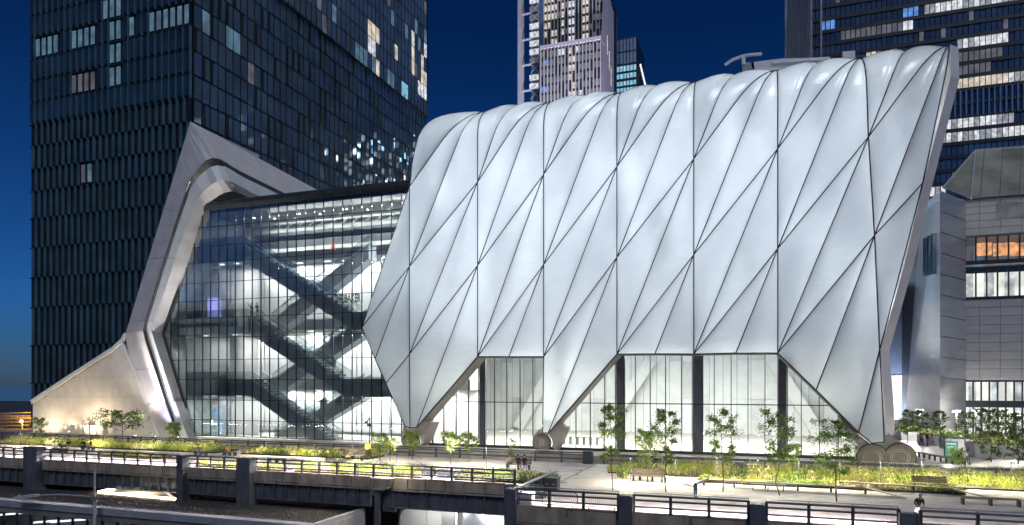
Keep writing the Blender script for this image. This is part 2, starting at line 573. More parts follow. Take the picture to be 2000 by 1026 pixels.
# legs and lower edges
polys.append([nd[1, 3], f1m, f1r, nd[2, 2]]); tri((2, 2), f1r, (2, 3))
m23, m45, m56 = N(994, 697), N(1279, 691.5), N(1437, 690)
tri((2, 3), m23, (3, 2)); tri(m23, (3, 3), (3, 2))
polys.append([nd[3, 3], f3l, f3r, nd[4, 2]]); tri((4, 2), f3r, (4, 3))
tri((4, 3), m45, (5, 2)); tri(m45, (5, 3), (5, 2))
tri((5, 3), m56, (6, 2)); tri(m56, (6, 3), (6, 2))
tri((6, 3), G_, (7, 2)); polys.append([nd[7, 2], G_, H_, nd[7, 3]]); polys.append([nd[7, 3], H_, f7l, f7r])
# back lower edge of the rear facade is left straight

def cushion(poly, nsub=4):
    n = len(poly)
    cx = sum(p[0] for p in poly) / n
    cy = sum(p[1] for p in poly) / n
    area = 0.5 * sum(poly[i][0] * poly[(i + 1) % n][1] - poly[(i + 1) % n][0] * poly[i][1] for i in range(n))
    if area < 0: poly = poly[::-1]
    per = sum(math.dist(poly[i], poly[(i + 1) % n]) for i in range(n))
    inr = 2 * abs(area) / per
    amp = 0.21 * inr + 0.06
    bm = bmesh.new()
    vs = [bm.verts.new((p[0], p[1], 0)) for p in poly]
    f = bm.faces.new(vs)
    bmesh.ops.poke(bm, faces=[f])
    for _ in range(nsub):
        bmesh.ops.subdivide_edges(bm, edges=bm.edges[:], cuts=1, use_grid_fill=True)
        bmesh.ops.triangulate(bm, faces=bm.faces[:])
        bm.verts.ensure_lookup_table()
        if len(bm.verts) > 420: break
    def edist(x, y):
        r = []
        for i in range(n):
            (ax, ay), (bx, by) = poly[i], poly[(i + 1) % n]
            L = math.hypot(bx - ax, by - ay)
            r.append(max(0.0, ((bx - ax) * (y - ay) - (by - ay) * (x - ax)) / L))
        return r
    # normaliser: product of distances at its maximum (sampled)
    best = 1e-6
    for v in bm.verts:
        pr = 1.0
        for d in edist(v.co.x, v.co.y): pr *= d
        best = max(best, pr)
    bow = None
    for i in range(n):
        if {poly[i], poly[(i + 1) % n]} == set(bow_edge): bow = (poly[i], poly[(i + 1) % n])
    out = []
    for v in bm.verts:
        x, y = v.co.x, v.co.y
        pr = 1.0
        for d in edist(x, y): pr *= d
        h = amp * (pr / best) ** 0.64
        if bow:
            (ax, ay), (bx, by) = bow
            L2 = (bx - ax) ** 2 + (by - ay) ** 2
            t = max(0, min(1, ((x - ax) * (bx - ax) + (y - ay) * (by - ay)) / L2))
            dd = abs((bx - ax) * (y - ay) - (by - ay) * (x - ax)) / math.sqrt(L2)
            od = [d_ for i_, d_ in enumerate(edist(x, y)) if (poly[i_], poly[(i_ + 1) % n]) != bow]
            x -= 0.55 * 4 * t * (1 - t) * max(0, 1 - dd / (2 * inr + .01)) * min(1.0, min(od) / (.5 * inr))
        out.append(surf(x, y, h))
    bm.verts.index_update()
    fs = [tuple(v.index for v in f.verts) for f in bm.faces]
    bm.free()
    return obj('film_cushion', out, fs, M['etfe'], shell, smooth=True)
edges = {}
for p in polys:
    cushion(p)
    for i in range(len(p)):
        e = tuple(sorted((p[i], p[(i + 1) % len(p)])))
        if math.dist(*e) > 0.05: edges[e] = 1
def edge_pts(a, b, h=0.04, n=None):
    n = n or (14 if max(a[1], b[1]) > ZSH else 1)
    pts = []
    for i in range(n + 1):
        t = i / n
        x = a[0] + (b[0] - a[0]) * t
        if {a, b} == set(bow_edge): x -= 0.55 * 4 * t * (1 - t)
        pts.append(surf(x, a[1] + (b[1] - a[1]) * t, h))
    return pts
for a, b in edges:
    r = 0.058
    G().path(edge_pts(a, b), r, n=6).obj('seam_bar', M['bar'], shell)

# thick painted steel returns behind the lower edges (soffits of legs and beam)
def ret(pts, depth, mat, name, parent, thick=0.12, y0=YF + 0.02):
    for a, b in zip(pts[:-1], pts[1:]):
        pa, pb = Vector((a[0], y0, a[1])), Vector((b[0], y0, b[1]))
        d = (pb - pa).normalized()
        nrm = Vector((d.z, 0, -d.x)) * thick
        gg = G().prism([pa, pb, pb + nrm, pa + nrm], (0, depth, 0))
        gg.obj(name, mat, parent)
ret([f1r, nd[2, 3]], 2.3, M['leg'], 'leg_soffit', shell)
ret([nd[2, 3], nd[3, 3]], 1.5, M['leg'], 'beam_soffit', shell)
ret([f3r, nd[4, 3]], 2.3, M['leg'], 'leg_soffit', shell)
ret([nd[4, 3], m45, nd[5, 3], m56, nd[6, 3]], 1.5, M['leg'], 'beam_soffit', shell)
ret([nd[6, 3], G_, H_], 2.3, M['leg'], 'leg_soffit', shell)
# east edge: pale metal return that follows the leaning edge
ee = [(nd[8, 0][0] + .02, 38.6), (nd[8, 0][0] - 0.5, 34.0), (nd[8, 1][0] + .05, nd[8, 1][1]), (N(1764, 520)[0] + .05, N(1764, 520)[1]), (nd[7, 3][0] + .05, nd[7, 3][1]), N(1728, 800), (N(1729, 850)[0], N(1729, 850)[1])]
for a, b in zip(ee[:-1], ee[1:]):
    for y0, y1, o0 in ((0.0, 1.2, 0.0),):
        pa, pb = surf(a[0], a[1], .15), surf(b[0], b[1], .15)
        w = 0.85
        G().add([pa, pb, pb + Vector((w, .9, 0)), pa + Vector((w, .9, 0)), pa + Vector((0, 3.0, 0)), pb + Vector((0, 3.0, 0)), pb + Vector((w, 3.2, 0)), pa + Vector((w, 3.2, 0))],
                [(0, 3, 2, 1), (3, 7, 6, 2), (4, 5, 6, 7), (0, 1, 5, 4), (0, 4, 7, 3), (1, 2, 6, 5)]).obj('edge_cladding', M['alu'], shell)
# west leaning edge return (lighter inside lining)
ret([C_, B_, A_], 1.2, M['alud'], 'edge_cladding', shell, 0.10)
# feet: painted steel knuckles above the wheels
def foot(pts, y0, y1):
    pp = [P(x, y, y0) for x, y in pts]
    G().prism(pp, (0, y1 - y0, 0)).obj('foot_knuckle', M['leg'], shell)
def arc(cx, cy, r, a0, a1, n=10):
    return [(cx + r * math.cos(math.radians(a0 + (a1 - a0) * i / n)), cy - r * math.sin(math.radians(a0 + (a1 - a0) * i / n))) for i in range(n + 1)]
foot([(789, 830), (796, 838), (803, 838), (812, 838), (826, 822), (842, 826), (826, 866), (820, 872)] + arc(803, 862, 18.5, -30, 180, 12)[1:] + [(784, 850)], 69.15, 71.3)
foot([(1054, 838), (1061, 848), (1071, 848), (1086, 828), (1104, 835), (1092, 868), (1084, 880)] + arc(1059, 866, 20, -35, 170, 12)[1:] + [(1040, 852)], 69.15, 71.3)
foot([(1640, 815), (1677, 850), (1703, 869), (1727, 867), (1733, 842), (1745, 856), (1770, 868)] + arc(1756, 893, 29, 45, -28, 6) + arc(1703, 895, 29, 200, 190, 1) + [(1676, 868), (1655, 850)], 69.15, 71.3)
def wheel(cx, cy, rp, Y):
    c = P(cx, cy, Y)
    r = rp * (c - Vector((0, 0, ZC))).dot(Vector((-ST, CT, 0))) / FPX
    w = G().disc(c, (0, 1, 0), r, 0.5, 40).obj('wheel', M['wheel'], shell)
    G().disc(c + Vector((0, -.27, 0)), (0, 1, 0), r * .93, 0.06, 40).obj('wheel_face', M['wheel'], w)
    for rr in (0.62, 0.48):
        gg = G()
        n = 30
        pts = [c + Vector((math.cos(2 * math.pi * i / n) * r * rr, -.31, math.sin(2 * math.pi * i / n) * r * rr)) for i in range(n + 1)]
        gg.path(pts, 0.022, 5).obj('wheel_groove', M['handrail'], w)
    n = 40
    gg = G().path([c + Vector((math.cos(math.pi * (i / n * 1.25 - .12)) * r * 1.04, -.2, math.sin(math.pi * (i / n * 1.25 - .12)) * r * 1.04)) for i in range(n + 1)], 0.05, 5)
    gg.obj('wheel_rim', M['mull'], w)
wheel(803, 862, 17, 69.4); wheel(1059, 866, 18, 69.4); wheel(1703, 895, 27, 68.7); wheel(1757, 894, 27, 68.7)
# ---- east end of the hall: translucent end wall set back behind the leaning edge
xe = nd[7, 3][0] + 0.3
G().box(xe - .1, xe, YF + 3.5, YF + DEP - 1, ZP, 36).obj('end_wall', M['etfe'], shell)

# ================================================================== HALL UNDER THE SHELL
hall = empty('glazed_hall', P(1300, 888, 80), 'bright glazed hall with tall clear panes under the white shell', 'hall')
xh0, xh1 = P(846, 880, 71.6).x, P(1650, 880, 71.6).x
YG = 71.6
G().box(xh0 - 12, xe - .2, YG - .2, YF + DEP - .6, ZP + .004, ZP + .06).obj('hall_floor', M['floor'], hall)
G().box(xh0 - .5, xe - .15, YG - .15, YG + .25, ZP + .061, ZP + .35).obj('sill', M['mull'], hall)
# mullions and panes between them
mx = [846, 867, 891, 915, 935, 947, 966, 990, 1016, 1041, 1069, 1097, 1125, 1153, 1181, 1202, 1220, 1241, 1270, 1300, 1331, 1352, 1373, 1395, 1428, 1461, 1494, 1519, 1538, 1565, 1600, 1637, 1672]
cols = {(935, 947), (1202, 1220), (1352, 1373), (1519, 1538)}
zt, zm = 12.2, P(1300, 789, YG).z
for i, a in enumerate(mx):
    xa = P(a, 800, YG).x
    piece('mullion', M['mull'], (xa, YG, (ZP + zt) / 2 + .15), (0.075, 0.22, zt - ZP - .3), hall)
    if i + 1 < len(mx):
        b = mx[i + 1]
        xb = P(b, 800, YG).x
        if (a, b) in cols:
            piece('column', M['steel'], ((xa + xb) / 2, YG + .4, (ZP + zt) / 2 + .15), (abs(xb - xa) - .12, 0.6, zt - ZP - .3), hall)
        else:
            for z0, z1 in ((ZP + .35, zm - .05), (zm + .05, zt)):
                piece('pane', M['glass2'], ((xa + xb) / 2, YG, (z0 + z1) / 2), (abs(xb - xa) - .1, 0.02, z1 - z0), hall)
G().box(xh0, P(1672, 800, YG).x, YG - .06, YG + .06, zm - .05, zm + .05).obj('transom', M['mull'], hall)
# rear wall: white panels with joints, and the mirrored rear legs
yb = YF + DEP - 2.0
xb = xh0 - 10
nb = 30
wv = (xe - .4 - xb) / nb
for i in range(nb):
    for z0, z1 in ((ZP + .07, 5.2), (5.25, 10.6), (10.65, 33.5)):
        piece('wall_panel', M[random.choice(['white', 'white', 'white', 'planter', 'alu2'])], (xb + (i + .5) * wv, yb, (z0 + z1) / 2), (wv - .09, .12, z1 - z0), hall)
    piece('wall_joint', M['slab'], (xb + i * wv, yb + .02, 6), (.10, .13, 11.4), hall)
G().box(xb, xe - .4, yb + .1, yb + .2, ZP, 33.6).obj('backing_wall', M['white'], hall)
for (xa, xm_, xz) in ((ribx[3], ribx[4] - 1.0, 1), (ribx[6] + 6, ribx[6], -1), (ribx[2] - 6, ribx[2], 1)):
    a = Vector((xa, yb - 1.0, ZP + .3)); b = Vector((xm_, yb - 1.0, 10.8))
    G().bar(a, b, 1.2, 1.6).obj('inner_leg', M['white'], hall)
# standing crowd-control screens and tables inside
for i in range(6):
    c = P(1108 + i * 13, 872, 78)
    t = empty('hall_table', (c.x, 78, ZP + .06), 'grey folding table inside the hall, %s from the left' % ('first', 'second', 'third', 'fourth', 'fifth', 'sixth')[i], 'table', 'tables inside the hall')
    piece('table_top', M['alud'], (c.x, 78, ZP + .95), (.75, .6, .06), t)
    for sx in (-.3, .3):
        piece('leg', M['alud'], (c.x + sx, 78, ZP + .49), (.05, .5, .86), t)
# added gantry, and free-hanging point lamps added inside to make the film glow
rig = empty('lighting_rig', (0.0 + (ribx[3] + ribx[5]) / 2, 85, 31), 'added steel lighting gantry hidden high inside the white shell', 'lighting rig')
for y in (76, 84, 92):
    G().bar((ribx[1] + 2, y, 31), (xe - 3, y, 31), .4, .5).obj('truss', M['alud'], rig)
for x in (ribx[1] + 2, ribx[2] + 4, ribx[3] + 4, ribx[4] + 4.5, ribx[5] + 5, ribx[6] + 6):
    for y, z, pw in ((78.5, 28.0, 1550), (79, 17.0, 1080), (92, 30.0, 850)):
        l_ = point_light('film_fill_lamp', (x, y, z), pw, (0.84, 0.92, 1.0), 1.2)
for x in (ribx[1] + 7, ribx[2] + 5, ribx[3] + 4, ribx[4] + 4.5, ribx[5] + 5, ribx[6] + 4, ribx[6] + 10):
    point_light('film_fill_lamp', (x, 75.2, 33.6), 420, (0.84, 0.93, 1.0), 0.8)
point_light('film_fill_lamp', (ribx[2] - 5, 76, 33.5), 900, (0.86, 0.94, 1.0), 0.8)
area_light('film_fill_panel', ((ribx[1] + ribx[2]) / 2, 71.3, 21), ribx[2] - ribx[1] + 1, 330, (.86, .93, 1.0), (0, -1, 0), sy=17)  # unseen panel light added to brighten the left-hand cushions
# lamps over the hall floor, set low behind the glass line
for x in (ribx[2], ribx[3], ribx[4] + 3, ribx[5], ribx[6]):
    area_light('hall_lamp', (x, 79, 11.5), 3.0, 4200, (1.0, 0.97, 0.90))

# ================================================================== FIXED BUILDING (glass block with aluminium portal)
YC = 72.0      # curtain wall plane
fb = empty('glass_arts_building', P(560, 862, 82), 'glass-fronted arts building with crossing escalators and an aluminium portal frame', 'building')
# chevron left edge of the curtain wall
GB, GK, GT = P(381, 858, YC), P(320, 652, YC), P(402, 393, YC)
def edge_x(z):
    if z < GK.z:
        t = (z - GB.z) / (GK.z - GB.z)
        return GB.x + (GK.x - GB.x) * t
    t = (z - GK.z) / (GT.z - GK.z)
    return GK.x + (GT.x - GK.x) * t
xr = P(845, 800, YC).x
ztop = P(405, 412, YC).z
rows = [ZP + .3] + [P(400, y, YC).z for y in (820, 781, 742, 703, 660, 622, 588, 553, 514, 483, 445)] + [ztop]
stepx = 1.34
ncol = int((xr - (GK.x)) / stepx) + 1
xs = [xr - i * stepx for i in range(ncol + 1)]
def clip_left(poly):
    """keep the part of an x-z polygon right of the chevron edge"""
    for (p, q) in ((GB, GK), (GK, GT)):
        out = []
        def side(v): return (q.x - p.x) * (v[1] - p.z) - (q.z - p.z) * (v[0] - p.x)
        for i in range(len(poly)):
            a, b = poly[i], poly[(i + 1) % len(poly)]
            sa, sb = side(a), side(b)
            if sa <= 0: out.append(a)
            if sa * sb < 0:
                t = sa / (sa - sb)
                out.append((a[0] + (b[0] - a[0]) * t, a[1] + (b[1] - a[1]) * t))
        poly = out
        if len(poly) < 3: return []
    return poly
np_ = 0
for i in range(ncol):
    for r in range(len(rows) - 1):
        x1, x0 = xs[i], xs[i + 1]
        z0, z1 = rows[r], rows[r + 1]
        full = edge_x(z0) < x0 and edge_x(z1) < x0 and not (z0 < GK.z < z1 and GK.x > x0)
        if full:
            piece('pane', M['glass'], ((x0 + x1) / 2, YC, (z0 + z1) / 2), (x1 - x0 - .07, .03, z1 - z0 - .07), fb)
            np_ += 1
        else:
            pl = clip_left([(x0 + .035, z0 + .035), (x1 - .035, z0 + .035), (x1 - .035, z1 - .035), (x0 + .035, z1 - .035)])
            if pl:
                G().prism([(x, YC - .015, z) for x, z in pl], (0, .03, 0)).obj('pane', M['glass'], fb)
                np_ += 1
for x in xs:
    zz = [z for z in [ZP + .3 + k * .25 for k in range(int((ztop - ZP) / .25) + 1)] if edge_x(z) < x]
    if zz:
        za, zb = zz[0], min(zz[-1], ztop)
        if zb - za > .5:
            piece('mullion', M['mull'], (x, YC - .02, (za + zb) / 2), (.07, .16, zb - za), fb)
for z in rows[:-1]:
    xa = edge_x(z)
    piece('transom', M['mull'], ((xa + xr) / 2, YC - .03, z), (xr - xa, .14, .07), fb)
# dark chevron edge trim
for a, b in ((GB, GK), (GK, GT)):
    G().bar(a + Vector((.05, -.12, 0)), b + Vector((.05, -.12, 0)), .3, .22, (1, 0, 0)).obj('edge_trim', M['mull'], fb)
# roof parapet with rounded top edge
pz0, pz1 = ztop, P(405, 392, YC).z
xl = edge_x(pz0) - .2
prof = [(YC - .15, pz0), (YC - .30, pz0 + .5), (YC - .15, pz1 - .35), (YC + .5, pz1), (YC + 25, pz1 + .2), (YC + 25, pz0)]
a = [(xl, y, z) for y, z in prof]
G().prism(a, (P(870, 350, YC).x - xl, 0, 0)).obj('parapet', M['roofd'], fb)
for i in range(22):
    x = xl + 1 + i * 2.0
    piece('parapet_joint', M['mull'], (x, YC - .24, (pz0 + pz1) / 2 - .05), (.05, .08, pz1 - pz0 - .5), fb)
# ---- interior: floors, back wall, lights
LV = [ZP + .1, P(450, 742, 73).z, P(450, 621, 73).z, P(450, 480, 73).z]
TK = 2.1
yback = 82.0
xi0 = P(338, 640, YC).x
rb = P(872, 800, YC).x
G().box(GK.x + .3, rb, yback, yback + .3, ZP, pz0 - .3).obj('back_wall', M['white'], fb)
for zz0, zz1 in zip(rows[:-1], rows[1:]):
    if zz0 < GK.z < zz1:
        zz = [zz0, GK.z, zz1]
    else:
        zz = [zz0, zz1]
    for za, zb in zip(zz[:-1], zz[1:]):
        for ya, yb2 in ((YC + .3, YC + 5), (YC + 5.05, yback)):
            G().prism([(edge_x(za) + .15, ya, za + .03), (edge_x(za) + .15, yb2, za + .03), (edge_x(zb) + .15, yb2, zb - .03), (edge_x(zb) + .15, ya, zb - .03)], (-.12, 0, 0)).obj('west_lining', M['west'], fb)
G().box(GB.x - .3, rb, YC + .1, yback, ZP + .005, ZP + .1).obj('floor', M['floor'], fb)
G().box(edge_x(pz0), rb, YC + .2, yback, pz0 - .35, pz0 - .1).obj('ceiling', M['alud'], fb)
xa1 = P(490, 620, 73).x            # where the landings end and the escalators start
xland = [None, P(495, 742, 73).x, P(490, 620, 73).x, P(478, 480, 73).x]
xfoot = [P(655, 862, 73).x, P(672, 742, 73).x, P(690, 610, 73).x]
for k in (1, 2, 3):
    z = LV[k]
    xe0 = edge_x(z) + .6
    # front landing on the left
    G().box(xe0, xland[k], YC + .6, YC + 3.4, z - TK, z).obj('landing', M['slab'], fb)
    # rear floor plate, set back behind the escalator void
    G().box(xe0 + 2.5, rb, YC + 7.0, yback, z - 1.3, z - .02).obj('floor_plate', M['slab'], fb)
    G().box(xe0 + 2.6, rb - .1, YC + 7.05, yback - .1, z - 1.36, z - 1.302).obj('ceiling_soffit', M['white'], fb)
    if k < 3:
        G().box(xfoot[k], rb, YC + .6, YC + 3.4, z - TK, z).obj('landing', M['slab'], fb)
    # edge balustrade glass
    piece('balustrade', M['glassr'], ((xe0 + xland[k]) / 2, YC + .7, z + .55), (xland[k] - xe0, .03, 1.05), fb)
# escalators: front flight falls to the right, rear flight rises to the right
def escalator(xa, za, xb, zb, y, label):
    e = empty('escalator', (min(xa, xb), y, min(za, zb)), label, 'escalator', 'escalators behind the glass')
    G().prism([(xa, y, za), (xb, y, zb), (xb, y, zb - TK * .95), (xa - .0, y, za - TK * 1.05)], (0, 1.9, 0)).obj('truss_body', M['escal'], e)
    for yy in (y + .05, y + 1.85):
        G().prism([(xa, yy, za + .05), (xb, yy, zb + .05), (xb, yy, zb + 1.0), (xa, yy, za + 1.0)], (0, .03, 0)).obj('balustrade_glass', M['glassr'], e)
        G().bar((xa, yy, za + 1.05), (xb, yy, zb + 1.05), .12, .10).obj('handrail', M['handrail'], e)
    n = 22
    st = G()
    for i in range(n):
        t = (i + .5) / n
        x, z = xa + (xb - xa) * t, za + (zb - za) * t
        st.box(x - abs(xb - xa) / n / 2, x + abs(xb - xa) / n / 2, y + .25, y + 1.65, z - .1, z + .12)
    st.obj('steps', M['alud'], e)
    G().bar((xa, y - .04, za + .03), (xb, y - .04, zb + .03), .05, .12).obj('skirt_strip', M['alu2'], e)
escalator(xland[3], LV[3], xfoot[2], LV[2], YC + .8, 'upper dark escalator falling to the right behind the glass')
escalator(xland[2], LV[2], xfoot[1], LV[1], YC + .8, 'middle dark escalator falling to the right behind the glass')
escalator(xland[1], LV[1], xfoot[0], LV[0], YC + .8, 'lowest dark escalator falling to the right to the lobby floor')
yq = YC + 4.2
def qx(px, py): return P(px, py, yq).x
escalator(qx(530, 622), LV[2] - .3, qx(720, 482), LV[3] - .3, yq, 'upper rear escalator rising to the right behind the glass')
escalator(qx(530, 746), LV[1] - .3, qx(715, 618), LV[2] - .3, yq, 'middle rear escalator rising to the right behind the glass')
escalator(qx(535, 862), LV[0], qx(712, 746), LV[1] - .3, yq, 'lowest rear escalator rising to the right behind the glass')
# light fittings on every storey
def ceil_lights(z, x0, x1, n, y, w=1.0, power=170, col=(1, .98, .95)):
    for i in range(n):
        x = x0 + (x1 - x0) * (i + .5) / n
        f = piece('ceiling_light', M['white_lit'], (x, y, z), (w, .35, .05), fb)
        area_light('ceiling_lamp', (x, y, z - .08), w, power, col, sy=.6)
for k, pw in ((1, 560), (2, 560), (3, 520)):
    ceil_lights(LV[k] - 1.42, edge_x(LV[k]) + 4, rb - 1.5, 7, YC + 8.4, power=pw)
    ceil_lights(LV[k] - TK - .06, edge_x(LV[k]) + 2, xland[k] - 1, 2, YC + 2, .6, power=330)
ceil_lights(pz0 - .42, edge_x(pz0) + 2, rb - 3, 7, YC + 8.0, power=420)
for i in range(9):
    piece('downlight', M['lamp_w'], (xi0 + 10 + i * 2.4, YC + 4 + (i % 3) * 1.1, pz0 - .42), (.16, .16, .05), fb)
for k_, (zq, pw_) in enumerate(((pz0 - .6, 1700), (LV[3] - TK - .2, 800), (LV[2] - TK - .2, 800), (LV[1] - TK - .2, 800))):
    xq0, xq1 = xland[3] + 2, rb - 4
    area_light('void_fill_lamp', ((xq0 + xq1) / 2, YC + (3.2 if k_ == 0 else 6.4), zq), xq1 - xq0, pw_, (1, .99, .97), (0, -.35, -1), sy=.3)  # long lights without fittings, added to brighten the escalators
# roof trusses / service gantry under the roof
gz = P(600, 455, 78).z
tr = G()
for i in range(16):
    x = xi0 + 9 + i * 1.7
    tr.bar((x, 76.5, gz), (x + 1.7, 76.5, gz + 1.1), .1, .1)
    tr.bar((x + 1.7, 76.5, gz), (x + 1.7, 76.5, gz + 1.1), .1, .1)
tr.bar((xi0 + 9, 76.5, gz), (rb, 76.5, gz), .2, .22).bar((xi0 + 9, 76.5, gz + 1.1), (rb, 76.5, gz + 1.1), .2, .22)
tr.obj('service_gantry', M['alu2'], fb)
G().box(xi0 + 9, rb, 77, 77.4, LV[3] + .1, LV[3] + 2.2).obj('upper_balcony', M['slab'], fb)
# large white wall fields & curtain seen behind the void, one per storey
for k in range(3):
    for j in range(6):
        x0 = xi0 + 2 + j * 5.1
        piece('wall_panel', M['white'], (x0 + 2.4, yback - .2, (LV[k] + LV[k + 1]) / 2 - .4), (4.9, .12, LV[k + 1] - LV[k] - 1.6), fb)
# white partition walls behind the landings on the left
for k in range(3):
    zf, zc_ = LV[k] + .02, LV[k + 1] - TK - .1
    xa_, xb_ = P(392, 700, 76.6).x, P(505, 700, 76.6).x
    for j in range(4):
        if k == 1 and j == 2: continue
        piece('partition', M['white'], (xa_ + (xb_ - xa_) * (j + .5) / 4, 76.6 + (.5 if j == 2 else 0), (zf + zc_) / 2), ((xb_ - xa_) / 4 - .05, .15, zc_ - zf), fb)
# screens and displays seen inside
piece('screen', M['screen'], (P(417, 601, 76.2).x, 76.2, P(417, 601, 76.2).z), (2.0, .1, 2.6), fb)
piece('screen', M['screenb'], (P(423, 827, 76.2).x, 76.2, P(423, 830, 76.2).z), (1.7, .1, 4.6), fb)
c = P(650, 481, 76)
G().bar(c + Vector((-.35, 0, -.5)), c + Vector((0, 0, .6)), .14, .14).bar(c + Vector((.35, 0, -.5)), c + Vector((0, 0, .6)), .14, .14).bar(c + Vector((-.2, 0, 0)), c + Vector((.2, 0, 0)), .1, .1).obj('neon_letter', M['red_s'], fb)
piece('exhibit_light', M['red_s'], P(483, 466, 76), (.5, .3, .3), fb)
def text(name, body, loc, size, mat, parent, rot=(math.pi / 2, 0, 0), depth=0.02, align='LEFT'):
    cu = D.curves.new(name, 'FONT')
    cu.body = body
    cu.size = size
    cu.extrude = depth
    cu.offset = 0.035
    cu.align_x = align
    o = D.objects.new(name, cu)
    COL.objects.link(o)
    dg = bpy.context.evaluated_depsgraph_get()
    me = D.meshes.new_from_object(o.evaluated_get(dg))
    D.objects.remove(o)
    me.materials.clear()
    me.materials.append(mat)
    r = link(name, me, parent, loc)
    r.rotation_euler = rot
    return r
text('wall_lettering', 'THE BAKER', P(651, 592, 79.6), 1.55, M['ink'], fb).scale = (.53, 1, 1)
# lobby hanging banners
for px, py, w, h in ((650, 690, 1.0, 4.6), (632, 800, 1.1, 3.0)):
    c = P(px, py, 77.5)
    piece('hanging_banner', M['white'], c, (w, .06, h), fb)

# ---- aluminium portal ring around the west end
def line(pts, Y):
    return [P(x, y, Y) for x, y in pts]
L0 = line([(312, 858), (285, 790), (262, 722), (248, 676), (245, 652), (252, 630), (290, 505), (330, 375), (357, 286), (371, 239)], 72.4)
L1 = line([(346, 856), (322, 785), (301, 720), (284, 668), (279, 646), (283, 626), (321, 503), (357, 390), (376, 345), (414, 309)], 70.2)
L2 = line([(351, 856), (327, 785), (306, 720), (289, 668), (284, 646), (288, 627), (326, 504), (362, 394), (382, 353), (424, 323)], 70.7)
L3 = line([(367, 856), (341, 785), (319, 720), (302, 668), (296, 648), (301, 629), (342, 506), (377, 410), (396, 376), (436, 352)], 70.5)
L4 = line([(382, 857), (359, 785), (339, 720), (325, 672), (319, 652), (324, 633), (369, 510), (396, 420), (410, 396), (452, 374)], YC - .05)
# top run recedes northwards along the roof edge
BK = 42.0
def back(p, dz=-1.6): return p + Vector((0, BK, dz))
for L in (L0, L1, L2, L3, L4):
    p = L[-1]
    for t in (.12, .3, .55, 1.0):
        L.append(p + Vector((0, BK * t, -2.6 * t)))
def smooth_line(L):
    out = []
    n = len(L)
    for i in range(n - 1):
        p0, p1, p2, p3 = L[max(0, i - 1)], L[i], L[i + 1], L[min(n - 1, i + 2)]
        ns = 4 if 6 <= i <= 11 else 1
        for k in range(ns):
            t = k / ns
            if ns == 1:
                out.append(p1); continue
            out.append(0.5 * ((2 * p1) + (p2 - p0) * t + (2 * p0 - 5 * p1 + 4 * p2 - p3) * t * t + (3 * p1 - p0 - 3 * p2 + p3) * t ** 3))
    out.append(L[-1])
    return out
L0s = []
for i in range(len(L0) - 1):
    ns = 4 if 6 <= i <= 11 else 1
    L0s += [L0[i].lerp(L0[i + 1], k / ns) for k in range(ns)]
L0 = L0s + [L0[-1]]
L1, L2, L3, L4 = smooth_line(L1), smooth_line(L2), smooth_line(L3), smooth_line(L4)
def strip(La, Lb, mat, name, gap=0.0):
    for i in range(len(La) - 1):
        if gap:
            a0, a1 = La[i].lerp(La[i + 1], .006), La[i].lerp(La[i + 1], .994)
            b0, b1 = Lb[i].lerp(Lb[i + 1], .006), Lb[i].lerp(Lb[i + 1], .994)
        else:
            a0, a1, b0, b1 = La[i], La[i + 1], Lb[i], Lb[i + 1]
        nrm = (b0 - a0).cross(a1 - a0)
        if nrm.length < 1e-6: continue
        nrm.normalize()
        if nrm.y > 0: nrm = -nrm
        dd = -nrm * .12
        G().add([a0, b0, b1, a1, a0 + dd, b0 + dd, b1 + dd, a1 + dd],
                [(0, 1, 2, 3), (7, 6, 5, 4), (0, 4, 5, 1), (1, 5, 6, 2), (2, 6, 7, 3), (3, 7, 4, 0)]).obj(name, mat, fb)
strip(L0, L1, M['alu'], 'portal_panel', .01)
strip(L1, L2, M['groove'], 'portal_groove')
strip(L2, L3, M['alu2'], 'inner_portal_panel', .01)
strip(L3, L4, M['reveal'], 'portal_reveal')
# outer back of the ring (west side), so it is solid from elsewhere
Lo = [p + Vector((-.4, 14, 0)) for p in L0[:19]]
strip(Lo, L0[:19], M['alu'], 'portal_side')
# ---- wedge-shaped stone wall running west from the portal
ww = empty('wedge_wall', P(180, 850, 73), 'cream stone wedge wall washed by a warm lamp beside the portal', 'wall')
YW = 72.6
wl = [P(65, 786, YW), P(65, 858, YW), P(312, 858, YW), P(286, 790, YW), P(263, 722, YW), P(240, 672, YW)]
G().prism(wl, (0, 1.5, 0)).obj('core', M['groove'], ww)
# cladding panels in courses
ytop = [672, 700, 737, 775, 815, 858]
def left_x(y):   # sloping top edge in photo terms
    return 65 if y >= 786 else 65 + (786 - y) / (786 - 672) * (240 - 65)
def right_x(y):
    pts = [(672, 240), (722, 263), (790, 286), (858, 312)]
    for (ya, xa), (yb_, xb_) in zip(pts[:-1], pts[1:]):
        if y <= yb_: return xa + (xb_ - xa) * (y - ya) / (yb_ - ya)
    return 312
for r in range(5):
    y0, y1 = ytop[r], ytop[r + 1]
    xa0, xa1, xb0, xb1 = left_x(y0), left_x(y1), right_x(y0), right_x(y1)
    n = max(1, int(round((xb1 - xa1) / 72)))
    for i in range(n):
        t0, t1 = i / n, (i + 1) / n
        q = [(xa0 + (xb0 - xa0) * t0, y0), (xa0 + (xb0 - xa0) * t1, y0), (xa1 + (xb1 - xa1) * t1, y1), (xa1 + (xb1 - xa1) * t0, y1)]
        if r == 3 and i == 0: q = [(65, 786), (xa0, y0)] + q[1:]
        cxm = sum(p[0] for p in q) / len(q); cym = sum(p[1] for p in q) / len(q)
        pp = [P(cxm + (x - cxm) * .997, cym + (y - cym) * .992, YW) for x, y in q]
        G().prism(pp, (0, -.08, 0)).obj('stone_panel', M['wall'], ww)
cap = [P(62, 785, YW - .2), P(150, 727, YW - .2), P(222, 681, YW - .2), P(240, 664, YW - .2), P(246, 652, YW - .2)]
cg = G()
